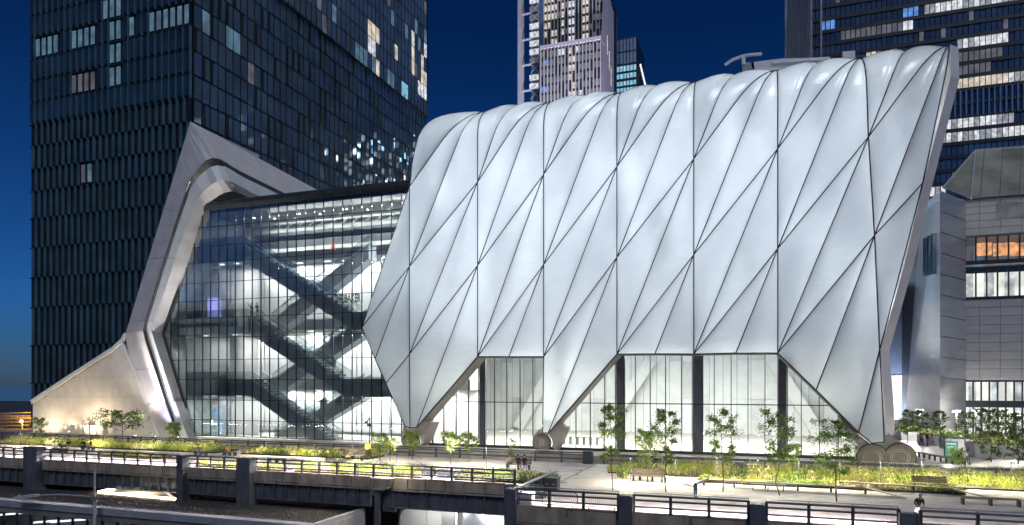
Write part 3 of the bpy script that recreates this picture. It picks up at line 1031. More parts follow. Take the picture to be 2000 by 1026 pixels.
for a, b in zip(cap[:-1], cap[1:]): cg.bar(a, b, .5, .34, (0, -1, 0))
cg.obj('coping', M['alu2'], ww)
cg = G()
for a, b in ((P(240, 672, YW - .2), P(263, 722, YW - .2)), (P(263, 722, YW - .2), P(312, 858, YW - .2))): cg.bar(a, b, .35, .3, (0, -1, 0))
cg.obj('corner_strip', M['alu2'], ww)
# low service screen and the warm uplight behind it
sc = empty('service_screen', P(160, 850, 71.4), 'low pale panelled service screen standing before the cream wall', 'screen')
for i in range(6):
    a = P(124 + i * 13.5, 848, 71.2)
    piece('screen_panel', M['wall'], (a.x + .45, 71.2, ZP + .65), (.94, .06, 1.3), sc)
    piece('post', M['groove'], (a.x, 71.25, ZP + .68), (.05, .08, 1.36), sc)
up = P(136, 842, 72.0)
ul = empty('wall_uplight', (up.x, 71.9, ZP), 'small warm uplight at the foot of the cream wall', 'lamp')
piece('lamp_body', M['groove'], (up.x, 71.85, ZP + .12), (.3, .25, .24), ul)
piece('lamp_lens', M['lamp_warm'], (up.x, 71.85, ZP + .26), (.22, .18, .03), ul)
spot_light('uplight_beam', (up.x, 71.3, ZP + .6), (up.x + .6, 72.6, 5), 420, (1, .78, .50), 150, .4)
spot_light('uplight_beam', (up.x + 5, 69.5, ZP + .5), (up.x + 6, 72.6, 6), 1900, (1, .80, .55), 150, .5)
spot_light('uplight_beam', (up.x - 4, 69.6, ZP + .5), (up.x - 5, 72.6, 3.5), 900, (1, .82, .58), 150, .5)

# floodlights added on the plaza to brighten the portal
for i, (px, yy, tx, ty, pw, cl) in enumerate(((262, 68.2, 262, 520, 3000, (1, .94, .88)), (345, 68.2, 330, 420, 3200, (1, .95, .92)), (300, 68.0, 320, 700, 2600, (.55, .50, 1.0)))):
    p = P(px, 858, yy)
    e = empty('added_portal_flood', (p.x, yy, ZP), 'small added ground floodlight %s of the aluminium portal' % ('at the left foot', 'at the right foot', 'with violet light at the foot')[i], 'lamp', 'added floodlights at the portal foot')
    piece('housing', M['bin'], (p.x, yy, ZP + .2), (.4, .3, .3), e)
    piece('lens', M['lamp_w'], (p.x, yy + .1, ZP + .36), (.3, .2, .02), e)
    spot_light('portal_fill_beam', (p.x, yy + .1, ZP + .6), P(tx, ty, 71), pw, cl, 95, .3)
    if i < 2: spot_light('portal_fill_beam', (p.x + 2, yy - .8, ZP + .6), P((352, 420)[i], (330, 290)[i], 71), 26000, cl, 60, .3)

# ================================================================== TOWER ON THE LEFT
YT = 84.0
XT0, XT1 = P(57, 500, YT).x, P(372, 500, YT).x
YT1 = PX(833, 500, XT1).y
dl = YT / ray(57, 500).y
tz = [0.3] + [ZC + (HY - y) * dl / FPX for y in (749, 675, 601, 543, 485, 428, 375, 332, 287, 245)]
while tz[-1] < 128: tz.append(tz[-1] + 3.72)
ZT = tz[-1]
tw = empty('glass_tower', ((XT0 + XT1) / 2, (YT + YT1) / 2, ZP), 'tall dark glass apartment tower rising behind the aluminium portal', 'tower')
G().box(XT0 + .05, XT1 - .35, YT + .35, YT1 - .1, ZP, ZT).obj('core', M['twall'], tw)
# front face: saw-tooth fin panels, staggered by half a bay on every storey
pitch = (XT1 - XT0) / 25
wedge = G().add([(-.5, .22, 0), (.5, .22, 0), (.42, -.20, 0), (-.30, .06, 0), (-.5, .22, 1), (.5, .22, 1), (.42, -.20, 1), (-.30, .06, 1)],
                [(0, 1, 2, 3), (7, 6, 5, 4), (0, 3, 7, 4), (3, 2, 6, 7), (2, 1, 5, 6), (1, 0, 4, 5)])
wm = mesh('fin_panel', wedge.v, wedge.f, M['tfin'])
rnd = random.Random(3)
cnt = 0
rest = G()
flat = G()
lit_front = {}
def litf(px, py, m): lit_front[(round(px), round(py))] = m
LITS = [(212, 20, 'win_b'), (222, 12, 'win_b'), (234, 12, 'win_b'), (147, 72, 'win_b'), (161, 72, 'win_b'), (174, 72, 'win_b'), (187, 68, 'win_b'),
        (72, 88, 'win_b'), (84, 86, 'win_b'), (97, 84, 'win_b'), (110, 84, 'win_b'), (213, 60, 'win_b'), (226, 58, 'win_b'), (253, 48, 'win_b'),
        (294, 36, 'win_b'), (308, 34, 'win_b'), (322, 33, 'win_b'), (338, 32, 'win_b'), (353, 28, 'win_b'), (366, 26, 'win_b'), (220, 100, 'win_b'), (234, 98, 'win_b'),
        (213, 150, 'win_b'), (227, 148, 'win_b'), (148, 160, 'win_d'), (160, 160, 'win_d'), (175, 158, 'win_d'), (187, 158, 'win_d'), (160, 342, 'win_d'), (172, 342, 'win_b')]
lit_cells = {}
for px, py, m in LITS:
    p = P(px, py, YT)
    r = max(i for i in range(len(tz)) if tz[i] <= p.z)
    lit_cells[(r, int((p.x - XT0) / pitch))] = m
for r in range(len(tz) - 1):
    z0, z1 = tz[r], tz[r + 1]
    off = 0.5 if r % 2 else 0.0
    low = z0 < tz[10] - .1
    for i in range(25):
        x = XT0 + (i + .5) * pitch + (off * pitch if low else 0)
        if x > XT1 - .2: continue
        zc, h = z0, z1 - z0 - .12
        cell = (r, i)
        if cell in lit_cells and not low or (cell in lit_cells and r < 10):
            piece('window', M[lit_cells[cell]], (x, YT - .02, z0 + h * .5), (pitch * .58, .1, h * .8), tw)
            continue
        ymin = pix(Vector((x, YT, z1)))[1]
        vis = ymin < 1000 and pix(Vector((x, YT, z0)))[1] > 0
        if low and vis and cnt < 200:
            o = link('fin_panel', wm, tw, (x, YT, z0 + .06))
            o.scale = (pitch * .50, 1, h)
            cnt += 1
        elif low:
            vv = [(x + v.x * pitch * .5, YT + v.y, z0 + .06 + v.z * h) for v in wedge.v]
            rest.add(vv, wedge.f)
        else:
            # upper storeys: flat window panels with thin fins
            d = rnd.uniform(-.03, .03)
            flat.add([(x - pitch * .36, YT + d, z0 + .4), (x + pitch * .36, YT + d * .2, z0 + .4), (x + pitch * .36, YT + d * .2, z1 - .2), (x - pitch * .36, YT + d, z1 - .2)], [(0, 1, 2, 3)])
            rest.box(x + pitch * .42, x + pitch * .5, YT - .16, YT + .3, z0, z1 - .1)
flat.obj('upper_window_panes', M['tpane'], tw)["kind"] = "stuff"
rest.obj('upper_fin_panels', M['tfin'], tw)["kind"] = "stuff"
for r in range(len(tz)):
    G().box(XT0 + .02, XT1 - .02, YT + .02, YT + .36, tz[r] - .14, tz[r] + .02).obj('storey_band', M['twall'], tw)
# corner post
G().box(XT1 - .45, XT1 - .05, YT - .05, YT + .34, ZP, ZT).obj('corner_post', M['twall'], tw)
# right face: tilted panes that break up the reflections
py_ = 1.72
ncy = int((YT1 - YT - .6) / py_)
ZL = 77.6
g_gl, g_ol, g_up = G(), G(), G()
ind = 0
litR = [(490, 152, 'win_d'), (718, 85, 'win_w'), (723, 92, 'win_w'), (728, 98, 'win_w'), (441, 75, 'win_b'), (452, 82, 'win_b'), (405, 50, 'win_b'), (463, 95, 'win_b'),
        (812, 165, 'win_w'), (818, 170, 'win_w'), (823, 176, 'win_w'), (829, 184, 'win_w'), (802, 140, 'win_y'), (818, 155, 'win_y'), (826, 160, 'win_y'), (802, 100, 'win_y'), (822, 120, 'win_y'),
        (788, 190, 'cyan'), (782, 186, 'cyan'), (700, 105, 'win_b'), (690, 95, 'win_b'), (706, 118, 'win_b'), (645, 35, 'win_b'), (652, 25, 'win_b'), (725, 125, 'win_b'), (760, 40, 'win_b'), (757, 160, 'win_b'), (762, 172, 'win_b'),
        (806, 38, 'win_b'), (826, 60, 'win_b'), (788, 60, 'win_b'), (800, 75, 'win_w'), (812, 88, 'win_b'), (824, 100, 'win_w'), (722, 45, 'win_y'), (730, 52, 'win_y'), (716, 62, 'win_y'), (628, 65, 'win_d')]
lc = {}
for px, py, m in litR:
    p = PX(px, py, XT1)
    r = max([i for i in range(len(tz)) if tz[i] <= p.z] or [0])
    lc[(r, int((p.y - YT - .6) / py_))] = m
for r in range(len(tz) - 1):
    z0, z1 = tz[r] + .16, tz[r + 1] - .12
    up_ = z0 > ZL
    ox = .55 if up_ else 0.0
    for i in range(ncy):
        y0, y1 = YT + .6 + i * py_ + .08, YT + .6 + (i + 1) * py_ - .08
        m = lc.get((r, i))
        if m or (up_ and rnd.random() < .03):
            piece('window', M[m or rnd.choice(['win_b', 'win_d', 'win_d', 'win_y'])], (XT1 + ox, (y0 + y1) / 2, (z0 + z1) / 2), (.1, y1 - y0, z1 - z0), tw)
            continue
        if not up_ and rnd.random() < .28:
            y1m = y0 + (y1 - y0) * .38
            g_ol.add([(XT1 + .02, y0, z0), (XT1 + .02, y1m, z0), (XT1 + .02, y1m, z1), (XT1 + .02, y0, z1)], [(0, 1, 2, 3)])
            y0 = y1m + .08
        tl, tv = rnd.gauss(0, .022), rnd.gauss(0, .035)
        tgt = g_up if up_ else g_gl
        tgt.add([(XT1 + ox + tl + tv, y0, z0), (XT1 + ox - tl + tv, y1, z0), (XT1 + ox - tl - tv, y1, z1), (XT1 + ox + tl - tv, y0, z1)], [(0, 1, 2, 3)])
g_gl.obj('east_glass_panes', M['tglass'], tw)["kind"] = "stuff"
g_ol.obj('east_olive_panels', M['tglass2'], tw)["kind"] = "stuff"
g_up.obj('upper_glass_panes', M['tglass3'], tw)["kind"] = "stuff"
G().box(XT1 - .3, XT1 + .45, YT + .4, YT1, ZL, ZT - .1).obj('upper_volume', M['twall'], tw)
mg = G()
for i in range(ncy + 1):
    y = YT + .6 + i * py_
    mg.box(XT1 - .05, XT1 + .10, y - .04, y + .04, ZP, ZL)
    mg.box(XT1 + .5, XT1 + .66, y - .04, y + .04, ZL, ZT)
mg.obj('east_mullions', M['twall'], tw)["kind"] = "stuff"

# ================================================================== CENTRAL PALE TOWER
YQ = 300.0
ct = empty('pale_finned_tower', P(1110, 800, YQ + 15), 'pale high-rise tower with white vertical fins behind the shell', 'tower')
cx0, cx1, cx2 = P(1056, 100, YQ).x, P(1176, 100, YQ).x, P(1205, 100, YQ + 40).x
zt_ = 190.0
fl = 3.95
yset = YQ + 5
zst = P(1115, 85, YQ).z       # step where the lower block ends
xs_ = cx1 - .6
G().box(cx0, xs_ - .3, YQ + .6, YQ + 38, ZP, zst).obj('lower_block', M['twall'], ct)
G().box(cx0, xs_ - .3, YQ + 6, YQ + 38, zst, zt_).obj('upper_block', M['twall'], ct)
nf = 17
for i in range(nf + 1):
    x = cx0 + (xs_ - cx0) * i / nf
    piece('fin', M['paper'], (x, YQ, (40 + zst) / 2), (.42, 1.1, zst - 40), ct)
    piece('fin', M['paper'], (x, YQ + 5.4, (zst + zt_) / 2), (.42, 1.1, zt_ - zst), ct)
G().box(cx0 - .3, xs_ + .3, YQ - .7, YQ + 6, zst - .5, zst + .9).obj('step_coping', M['stone'], ct)
r0 = int(60 / fl)
rr = random.Random(11)
wn_ = 0
for r in range(r0, int(zt_ / fl)):
    z = r * fl
    low = z + 2 < zst
    y = YQ + .5 if low else YQ + 5.9
    ps = pix(Vector((cx0, y, z)))[1]
    if ps < -40 or ps > 260: continue
    for i in range(nf):
        x = cx0 + (xs_ - cx0) * (i + .5) / nf
        w_ = (xs_ - cx0) / nf - .5
        u = rr.random()
        if low:
            m = 'win_y' if (8 <= i <= 9 and u < .8) else ('win_w' if u < .06 else ('win_d' if u < .75 else None))
            if i < 3 and u > .5 and rr.random() < .15: m = 'win_bb'
        else:
            m = 'win_w' if i in (7, 8) else ('win_y' if (i in (11, 12) and u < .95) or (i in (2, 3) and u < .7) or (0 <= i < 6 and u < .45) else ('win_d' if u < .55 else None))
            if i == 9 or i == 10: m = None
        if m and wn_ < 300:
            piece('window', M[m], (x, y - .1, z + fl * .55), (w_, .2, fl * .66), ct)
            wn_ += 1
# right flank of pale stone with a lit stair slot
fl_ = G().add([(xs_ + .3, YQ - .3, ZP), (cx2, YQ + 40, ZP), (cx2, YQ + 40, P(1205, 35, YQ + 40).z), (P(1197, 0, YQ + 28).x, YQ + 28, 186), (xs_ + .3, YQ + 5, 190), (xs_ + .3, YQ - .3, zst + .5)], [(0, 1, 2, 3, 4, 5)])
fl_.obj('stone_flank', M['stone'], ct)
for k in range(3):
    a = PX(1184 + k * 5, 60 + k * 40, xs_ + .3) if False else Vector((xs_ + .3 + (cx2 - xs_ - .3) * (.35 + .12 * k), YQ + 40 * (.35 + .12 * k) - .35, 0))
    z0 = P(1190, 100 - 22 * (2 - k), YQ + 15).z
    piece('lit_slot', M['win_y'], (a.x, a.y, z0 - 8), (.5, .4, 9), ct)
spot_light('flank_flood', (cx2 + 13, YQ - 38, 60), (cx2 - 3, YQ + 20, 150), 900000, (.85, .80, 1.0), 60, 2)
# glazed lift strip on the left with white bracing
lx0, lx1 = P(1011, 100, YQ + 2).x, P(1051, 100, YQ + 2).x
G().box(lx0 + 6, cx0, YQ + 4, YQ + 40, ZP, zt_).obj('lift_core', M['tglass'], ct)
for r in range(r0, int(zt_ / fl)):
    z = r * fl
    if pix(Vector((lx0, YQ, z)))[1] < -40: continue
    if pix(Vector((lx0, YQ, z)))[1] > 230: continue
    if rr.random() < .85:
        piece('lit_lobby', M['win_d' if rr.random() < .35 else 'win_w'], ((lx0 + 5 + lx1) / 2, YQ + 3.6, z + 2), (lx1 - lx0 - 5.6, .3, 2.5), ct)
    b = G().bar((lx0 + 6, YQ + 3.2, z), (lx1, YQ + 3.2, z + fl), .14, .14).bar((lx0 + 6, YQ + 3.2, z + fl), (lx1, YQ + 3.2, z), .14, .14)
    b.obj('brace', M['stone'], ct)
G().box(lx0, lx0 + 1.8, YQ + 2, YQ + 6, ZP, zt_).obj('edge_mast', M['paper'], ct)
for r in range(r0, int(zt_ / fl), 3):
    G().box(lx0 + 1.8, lx0 + 6.2, YQ + 3, YQ + 4, r * fl, r * fl + .5).obj('mast_tie', M['paper'], ct)

# ================================================================== SMALL DARK TOWER
st = empty('dark_stepped_tower', P(1230, 800, 420), 'small dark office tower with cyan lit floors behind the shell', 'tower')
a0, a1, a2 = P(1204, 100, 400).x, P(1243, 100, 400).x, P(1262, 100, 430).x
zt2, zs2 = P(1220, 73, 400).z, P(1250, 128, 400).z
G().box(a0 - 6, a1, 400.5, 430, ZP, zt2).obj('core', M['twall'], st)
G().prism([(a1, 401, ZP), (a2 + 3, 401, ZP), (a2, 401, P(1262, 160, 401).z), (P(1252, 126, 401).x, 401, zs2), (a1, 401, zs2)], (0, 25, 0)).obj('side_block', M['twall'], st)
for i in range(6):
    x = a0 + (a1 - a0) * (i + .5) / 6
    for (y0, y1, m) in ((75, 100, 'win_d'), (101, 124, 'win_d')):
        z0, z1 = P(1225, y1, 400).z, P(1225, y0, 400).z
        piece('louvre_panel', M['tglass3'], (x, 400.3, (z0 + z1) / 2), ((a1 - a0) / 6 - .6, .3, z1 - z0 - .6), st)
    for (y0, y1) in ((128, 138), (143, 152), (158, 166), (171, 178)):
        z0, z1 = P(1225, y1, 400).z, P(1225, y0, 400).z
        piece('window', M['cyan'], (x, 400.3, (z0 + z1) / 2), ((a1 - a0) / 6 - .5, .3, z1 - z0), st)
for i in range(9):
    p = P(1251 + i * 1.25, 128 + i * 5.2, 400.8)
    piece('edge_light', M['win_hot'], p, (.9, .4, 1.4), st)

# ================================================================== RIGHT-HAND OFFICE TOWER
YR = 230.0
rt = empty('office_tower', P(1800, 800, YR + 25), 'wide dark office tower with rows of lit floors behind the shell at right', 'tower')
x0, x1 = P(1583, 100, YR).x, P(2075, 100, YR).x
zr = 175.0
G().box(x0, x1, YR + .5, YR + 60, ZP, zr).obj('core', M['twall'], rt)
# splayed left flank with diagonal pale ribs
fx0 = P(1533, 100, YR + 14).x
fq = [Vector((x0, YR + .4, ZP)), Vector((fx0, YR + 14, ZP)), Vector((fx0, YR + 14, zr)), Vector((x0, YR + .4, zr))]
G().add(fq, [(0, 1, 2, 3)]).obj('flank', M['tglass3'], rt)
for i in range(12):
    t = i / 11
    a = fq[1].lerp(fq[0], t * .95 + .02); b = a + (fq[0] - fq[1]) * .18
    a = a + Vector((-.1, -.4, 95)); b = b + Vector((-.1, -.4, 150))
    if b.x > x0: b = b + (Vector((x0, YR - .1, b.z)) - b) * 1.0
    G().bar(a, b, .35, .45).obj('flank_rib', M['paper'], rt)
fl = 3.8
lit = {}
def mark(px0, px1, py, m):
    z = P((px0 + px1) / 2, py, YR).z
    lit.setdefault(int(z / fl), []).append((px0, px1, m))
for a in ((1955, 2010, 5, 'win_w'), (1866, 1960, 0, 'win_w'), (1810, 1865, 12, 'win_w'), (1768, 1792, 17, 'win_bb'), (1760, 1786, 40, 'win_w'), (1604, 1634, 45, 'win_bb'), (1656, 1674, 57, 'win_d'),
          (1700, 1760, 47, 'win_d'), (1880, 1975, 83, 'win_w'), (1870, 1892, 90, 'win_w'), (1868, 1960, 105, 'win_d'), (1690, 1708, 100, 'win_w'), (1690, 1712, 110, 'win_y'), (1868, 1940, 142, 'win_d'),
          (1864, 1975, 170, 'win_y'), (1975, 2020, 160, 'win_w'), (1850, 1980, 250, 'win_w'), (1842, 2010, 275, 'win_w'), (1780, 1850, 245, 'win_w'), (1810, 1840, 300, 'win_d'), (1640, 1700, 75, 'win_d'), (1815, 1850, 375, 'win_w')):
    mark(*a)
nc = 46
cw = (x1 - x0) / nc
ra = random.Random(5)
nw = 0
wg = G()
for r in range(8, int(zr / fl)):
    z = r * fl
    pym = pix(Vector(((x0 + x1) / 2, YR, z)))[1]
    finzone = 195 < pym < 240
    if pym < -60: continue
    G().box(x0, x1, YR - .15, YR + .5, z - .25, z + .75).obj('spandrel', M['twall'], rt)
    for i in range(nc):
        x = x0 + (i + .5) * cw
        ps = pix(Vector((x, YR, z + 2)))
        m = None
        if not finzone:
            for (a, b, mm) in lit.get(r, []):
                if a <= ps[0] <= b: m = mm
            if m is None and ra.random() < .05: m = 'win_d'
        if m == 'win_w' and ra.random() < .35: m = 'win_w2'
        if m and nw < 290:
            piece('window', M[m], (x, YR + .2, z + .75 + (fl - 1) / 2), (cw - .28, .3, fl - 1.15), rt)
            nw += 1
        else:
            t1, t2 = ra.gauss(0, .05), ra.gauss(0, .05)
            wg.add([(x - cw / 2 + .1, YR + .15 + t1 - t2, z + .75), (x + cw / 2 - .1, YR + .15 - t1 - t2, z + .75), (x + cw / 2 - .1, YR + .15 - t1 + t2, z + fl - .25), (x - cw / 2 + .1, YR + .15 + t1 + t2, z + fl - .25)], [(0, 1, 2, 3)])
        if finzone:
            piece('louvre_fin', M['tglass3'], (x, YR - .2, z + fl / 2), (cw * .32, .5, fl), rt)
wg.obj('dark_panes', M['tglass_r'], rt)["kind"] = "stuff"
for px in (1583, 1602):
    x = P(px, 100, YR).x
    G().box(x, x + .5, YR - .35, YR + .4, ZP, zr).obj('pilaster', M['alud'], rt)

# ================================================================== LIT TOWER ADDED UNSEEN BEHIND THE SHELL (for reflections in the left tower)
ht = empty('added_lit_tower', (-16, 290, ZP), 'added lit tower hidden behind the shell for reflections in the left tower', 'tower')
G().box(-46, 14, 285.5, 310, ZP, 124).obj('core', M['twall'], ht)
rh = random.Random(31)
for r in range(4, 30):
    run = 0
    for i in range(15):
        if run <= 0 and rh.random() < .30: run = rh.randint(1, 4); mm = rh.choice(['glare', 'glare', 'win_hot', 'glare_b', 'win_y'])
        if run > 0:
            piece('window', M[mm], (-44 + i * 4, 285.2, r * 4 + 2), (3.4, .4, 2.4), ht)
        run -= 1

# ================================================================== ROOFTOP CRANE ON THE SHELL
cr = empty('rooftop_crane', P(1500, 135, 84), 'pale rooftop maintenance crane with a raised jib above the shell', 'crane')
YK = 82.0
G().prism([P(1466, 122, YK), P(1530, 114, YK), P(1617, 112, YK), P(1622, 120, YK), P(1560, 128, YK), P(1470, 136, YK)], (0, 1.4, 0)).obj('boom', M['paper'], cr)
G().prism([P(1508, 119, YK - .3), P(1620, 111, YK - .3), P(1622, 114, YK - .3), P(1510, 122, YK - .3)], (0, .3, 0)).obj('boom_rail', M['alu2'], cr)
G().prism([P(1449, 122, YK), P(1472, 121, YK), P(1474, 137, YK), P(1452, 137, YK)], (0, 1.6, 0)).obj('slew_head', M['alud'], cr)
G().bar(P(1453, 126, YK), P(1452, 111, YK), .5, .4, (1, 0, 0)).obj('post', M['paper'], cr)
jb = [(1416, 127), (1430, 117), (1450, 110), (1468, 107), (1488, 106)]
jg = G()
for a, b in zip(jb[:-1], jb[1:]): jg.bar(P(*a, YK), P(*b, YK), .35, .22)
jg.obj('jib', M['paper'], cr)
G().tube(P(1416, 127, YK), P(1416, 150, YK), .03).obj('hoist_rope', M['mull'], cr)
G().prism([P(1646, 101, YK), P(1670, 99, YK), P(1671, 118, YK), P(1647, 120, YK)], (0, 3, 0)).obj('counterweight', M['paper'], cr)
G().prism([P(1612, 116, YK), P(1650, 113, YK), P(1650, 124, YK), P(1612, 126, YK)], (0, 2, 0)).obj('chassis', M['alud'], cr)
G().tube(P(1540, 130, YK) + Vector((0, .7, 0)), Vector((P(1540, 130, YK).x, YK + .7, 37.9)), .35).tube(P(1655, 118, YK) + Vector((0, 1, 0)), Vector((P(1655, 118, YK).x, YK + 1, 37.9)), .35).obj('support_leg', M['alud'], cr)

# ================================================================== METAL-CLAD SHOPPING BUILDING AT RIGHT
ml = empty('metal_clad_mall', P(1930, 860, 125), 'faceted metal-clad shopping building with lit glass floors right of the shell', 'building')
YM = 108.0
def mz(y, x=1940): return P(x, y, YM).z
xm0, xm1 = P(1872, 700, YM).x, P(2080, 700, YM).x
def mbox(name, px0, px1, py0, py1, mat, dy=0.0, th=1.0):
    a, b = P(px0, py0, YM), P(px1, py1, YM)
    return G().box(P(px0, 600, YM).x, P(px1, 600, YM).x, YM + dy, YM + dy + th, mz(py1), mz(py0)).obj(name, mat, ml)
# metal skin in courses of panels
def skin(px0, px1, py0, py1, mat, nx, nz, dy=0.0):
    X0, X1 = P(px0, 600, YM).x, P(px1, 600, YM).x
    z0, z1 = mz(py1), mz(py0)
    for i in range(nx):
        for k in range(nz):
            piece('metal_panel', mat, (X0 + (X1 - X0) * (i + .5) / nx, YM + dy + rnd.uniform(-.01, .01), z0 + (z1 - z0) * (k + .5) / nz), ((X1 - X0) / nx - .04, .25, (z1 - z0) / nz - .05), ml)
skin(1872, 2080, 583, 738, M['mall'], 5, 9)
skin(1872, 2080, 388, 458, M['mall2'], 5, 5)
G().box(xm0, xm1, YM + .5, YM + 40, ZP, mz(388)).obj('core', M['twall'], ml) if False else None
G().box(xm0 + .2, xm1, YM + 9, YM + 40, ZP, mz(388)).obj('core', M['twall'], ml)
for z in (mz(738), mz(583), mz(458), mz(388)):
    G().box(xm0 + .1, xm1, YM + .15, YM + 9, z - .3, z + .3).obj('floor_slab', M['slab'], ml)
# glazed bands with lit interiors
def glazed(py0, py1, n, back, base_px=1885):
    X0, X1 = P(base_px, 600, YM).x, xm1
    z0, z1 = mz(py1), mz(py0)
    w_ = (X1 - X0) / n
    for i in range(n):
        piece('pane', M['glass2'], (X0 + (i + .5) * w_, YM + .05, (z0 + z1) / 2), (w_ - .1, .04, z1 - z0), ml)
        piece('mullion', M['mull'], (X0 + i * w_, YM, (z0 + z1) / 2), (.14, .3, z1 - z0), ml)
        piece('interior_wall', back[i % len(back)], (X0 + (i + .5) * w_, YM + 6, (z0 + z1) / 2), (w_ - .02, .2, (z1 - z0) * .96), ml)
glazed(744, 858, 12, [M['win_hot'], M['win_hot'], M['win_w']])
glazed(520, 580, 9, [M['win_hot'], M['win_w']])
glazed(462, 508, 9, [M['win_d'], M['win_d'], M['win_b']])
G().box(xm0, xm1, YM - .2, YM + 1, mz(516), mz(508)).obj('band', M['mull'], ml)
G().box(xm0, xm1, YM - .2, YM + 1, mz(796), mz(783)).obj('band', M['mull'], ml)
G().box(xm0, xm1, YM - .25, YM + 1, mz(585), mz(580)).obj('band', M['mull'], ml)
for px in (1922, 1962, 1995):
    c = P(px, 487, YM + 3)
    piece('bar_display', M['win_o'], c, (1.7 if px < 1940 else 2.6, .4, 1.7), ml)
# wider window in the upper metal skin
for i in range(3):
    c = P(1956 + i * 20, 410, YM - .15)
    piece('upper_window', M['win_d'], c, (1.1, .1, 2.0), ml)
# sloping glass roof
ra_ = [P(1842, 358, YM - 1), P(1905, 294, YM + 8), P(2090, 280, YM + 8), P(2090, 360, YM - 1), P(1900, 388, YM - 1), P(1892, 388, YM - 1)]
G().add([ra_[1], ra_[2], P(2090, 372, YM - .6), P(1896, 388, YM - .6)], [(0, 1, 2, 3)]).obj('sloped_roof', M['mallglass'], ml)
G().add([P(1842, 366, YM + 3), ra_[1], P(1896, 388, YM - .6)], [(0, 1, 2)]).obj('sloped_roof', M['mallglass'], ml)
for a, b in ((ra_[1], P(1896, 388, YM - .6)), (ra_[1], ra_[2]), (P(1842, 366, YM + 3), ra_[1]), (P(1842, 366, YM + 3), P(1896, 388, YM - .6))):
    G().tube(a, b, .14).obj('roof_ridge', M['paper'], ml)
for i in range(5):
    for k in range(3):
        a = ra_[1].lerp(P(1896, 388, YM - .6), (k + .5) / 3.2); b = ra_[2].lerp(P(2090, 372, YM - .6), (k + .5) / 3.2)
    a = ra_[1].lerp(ra_[2], (i + .5) / 5); b = P(1896, 388, YM - .6).lerp(P(2090, 372, YM - .6), (i + .5) / 5)
    G().tube(a + Vector((0, -.03, .03)), b + Vector((0, -.03, .03)), .05).obj('roof_bar', M['alud'], ml)
# left prow of the mall: two folded metal faces
def quad(name, pts, mat, nrow=1):
    A, B, C, Dd = pts      # A bottom-left, B bottom-right, C top-right, D top-left
    for k in range(nrow):
        t0, t1 = k / nrow + .0015, (k + 1) / nrow - .0015
        q = [A.lerp(Dd, t0), B.lerp(C, t0), B.lerp(C, t1), A.lerp(Dd, t1)]
        G().prism(q, (.02, .25, 0)).obj(name, mat, ml)
e1b, e1t = P(1800, 800, 112), P(1838, 372, 112)
quad('metal_panel', [P(1790, 862, 128), P(1868, 862, 100), P(1868, 392, 100), P(1838, 368, 112)], M['mall'], 12) if False else None
quad('metal_panel', [P(1770, 800, 132), P(1836, 860, 103), P(1836, 375, 103), P(1800, 400, 132)], M['mall'], 12)
quad('prow_backing', [P(1770, 800, 132.6), P(1838, 860, 103.6), P(1838, 375, 103.6), P(1800, 400, 132.6)], M['mall'])
quad('prow_backing', [P(1838, 860, 103.6), P(1886, 860, 108.2), P(1886, 392, 108.2), P(1838, 373, 103.6)], M['mall'])
quad('metal_panel', [P(1836, 860, 103), P(1886, 860, 107.6), P(1886, 392, 107.6), P(1836, 372, 103)], M['mall'], 12)
for i in range(3):
    c = P(1806 + i * 8, 505 - i * 3, 116 - i * 3.5)
    piece('slit_window', M['tglass3'], c + Vector((0, -1.2, 0)), (.75, .8, 5.5), ml)
# dark blue recessed wall between shell and mall
bw = empty('recessed_wall', P(1755, 858, 150), 'smooth blue-grey recessed wall between the shell and the metal building', 'wall')
G().box(P(1716, 700, 150).x - 4, P(1800, 700, 150).x + 10, 150, 151, 9.2, P(1765, 556, 150).z).obj('face', M['kerb'], bw)
G().box(P(1716, 700, 150).x - 4, P(1800, 700, 150).x + 10, 153, 154, ZP, 9).obj('lit_lobby', M['win_hot'], bw)
for i in range(5):
    x = P(1738 + i * 14, 800, 150).x
    piece('mullion', M['alu2'], (x, 150.3, 4.7), (.15, .3, 8.7), bw)
for i, (px, py) in enumerate(((1768, 540), (1778, 548), (1772, 548))):
    piece('window', M['win_y'], P(px, py, 149.8), (1.2, .2, 1.8), bw)
area_light('wall_wash', (P(1760, 800, 146).x, 146, 2.0), 4, 5000, (.55, .68, 1.0), (0, .45, .9))

# ================================================================== CITY BLOCKS BEHIND THE VIEWER (mirrored in the glass)
rc = random.Random(41)
for bi, (xa, xb_, hb, lab) in enumerate(((-230, -120, 34, 'brick loft building across the street, left of the viewer'), (-112, -40, 46, 'brick loft building across the street behind the viewer'), (30, 130, 40, 'brick loft building across the street, right of the viewer'))):
    e = empty('loft_building', ((xa + xb_) / 2, -55, ZS), lab, 'building', 'loft buildings across the street')
    G().box(xa, xb_, -75, -45, ZS, hb).obj('wall', M['fascia'], e)
    G().box(xa - .4, xb_ + .4, -75.4, -44.6, hb, hb + 1.2).obj('cornice', M['fascia'], e)
    nxw = int((xb_ - xa) / 7)
    for i in range(nxw):
        for k in range(int((hb + 5) / 5.5)):
            if rc.random() < .5:
                piece('window', M[rc.choice(['win_d', 'win_y', 'win_w', 'win_b'])], (xa + 3.5 + i * 7, -44.9, -5 + k * 5.5), (3.6, .2, 2.8), e)

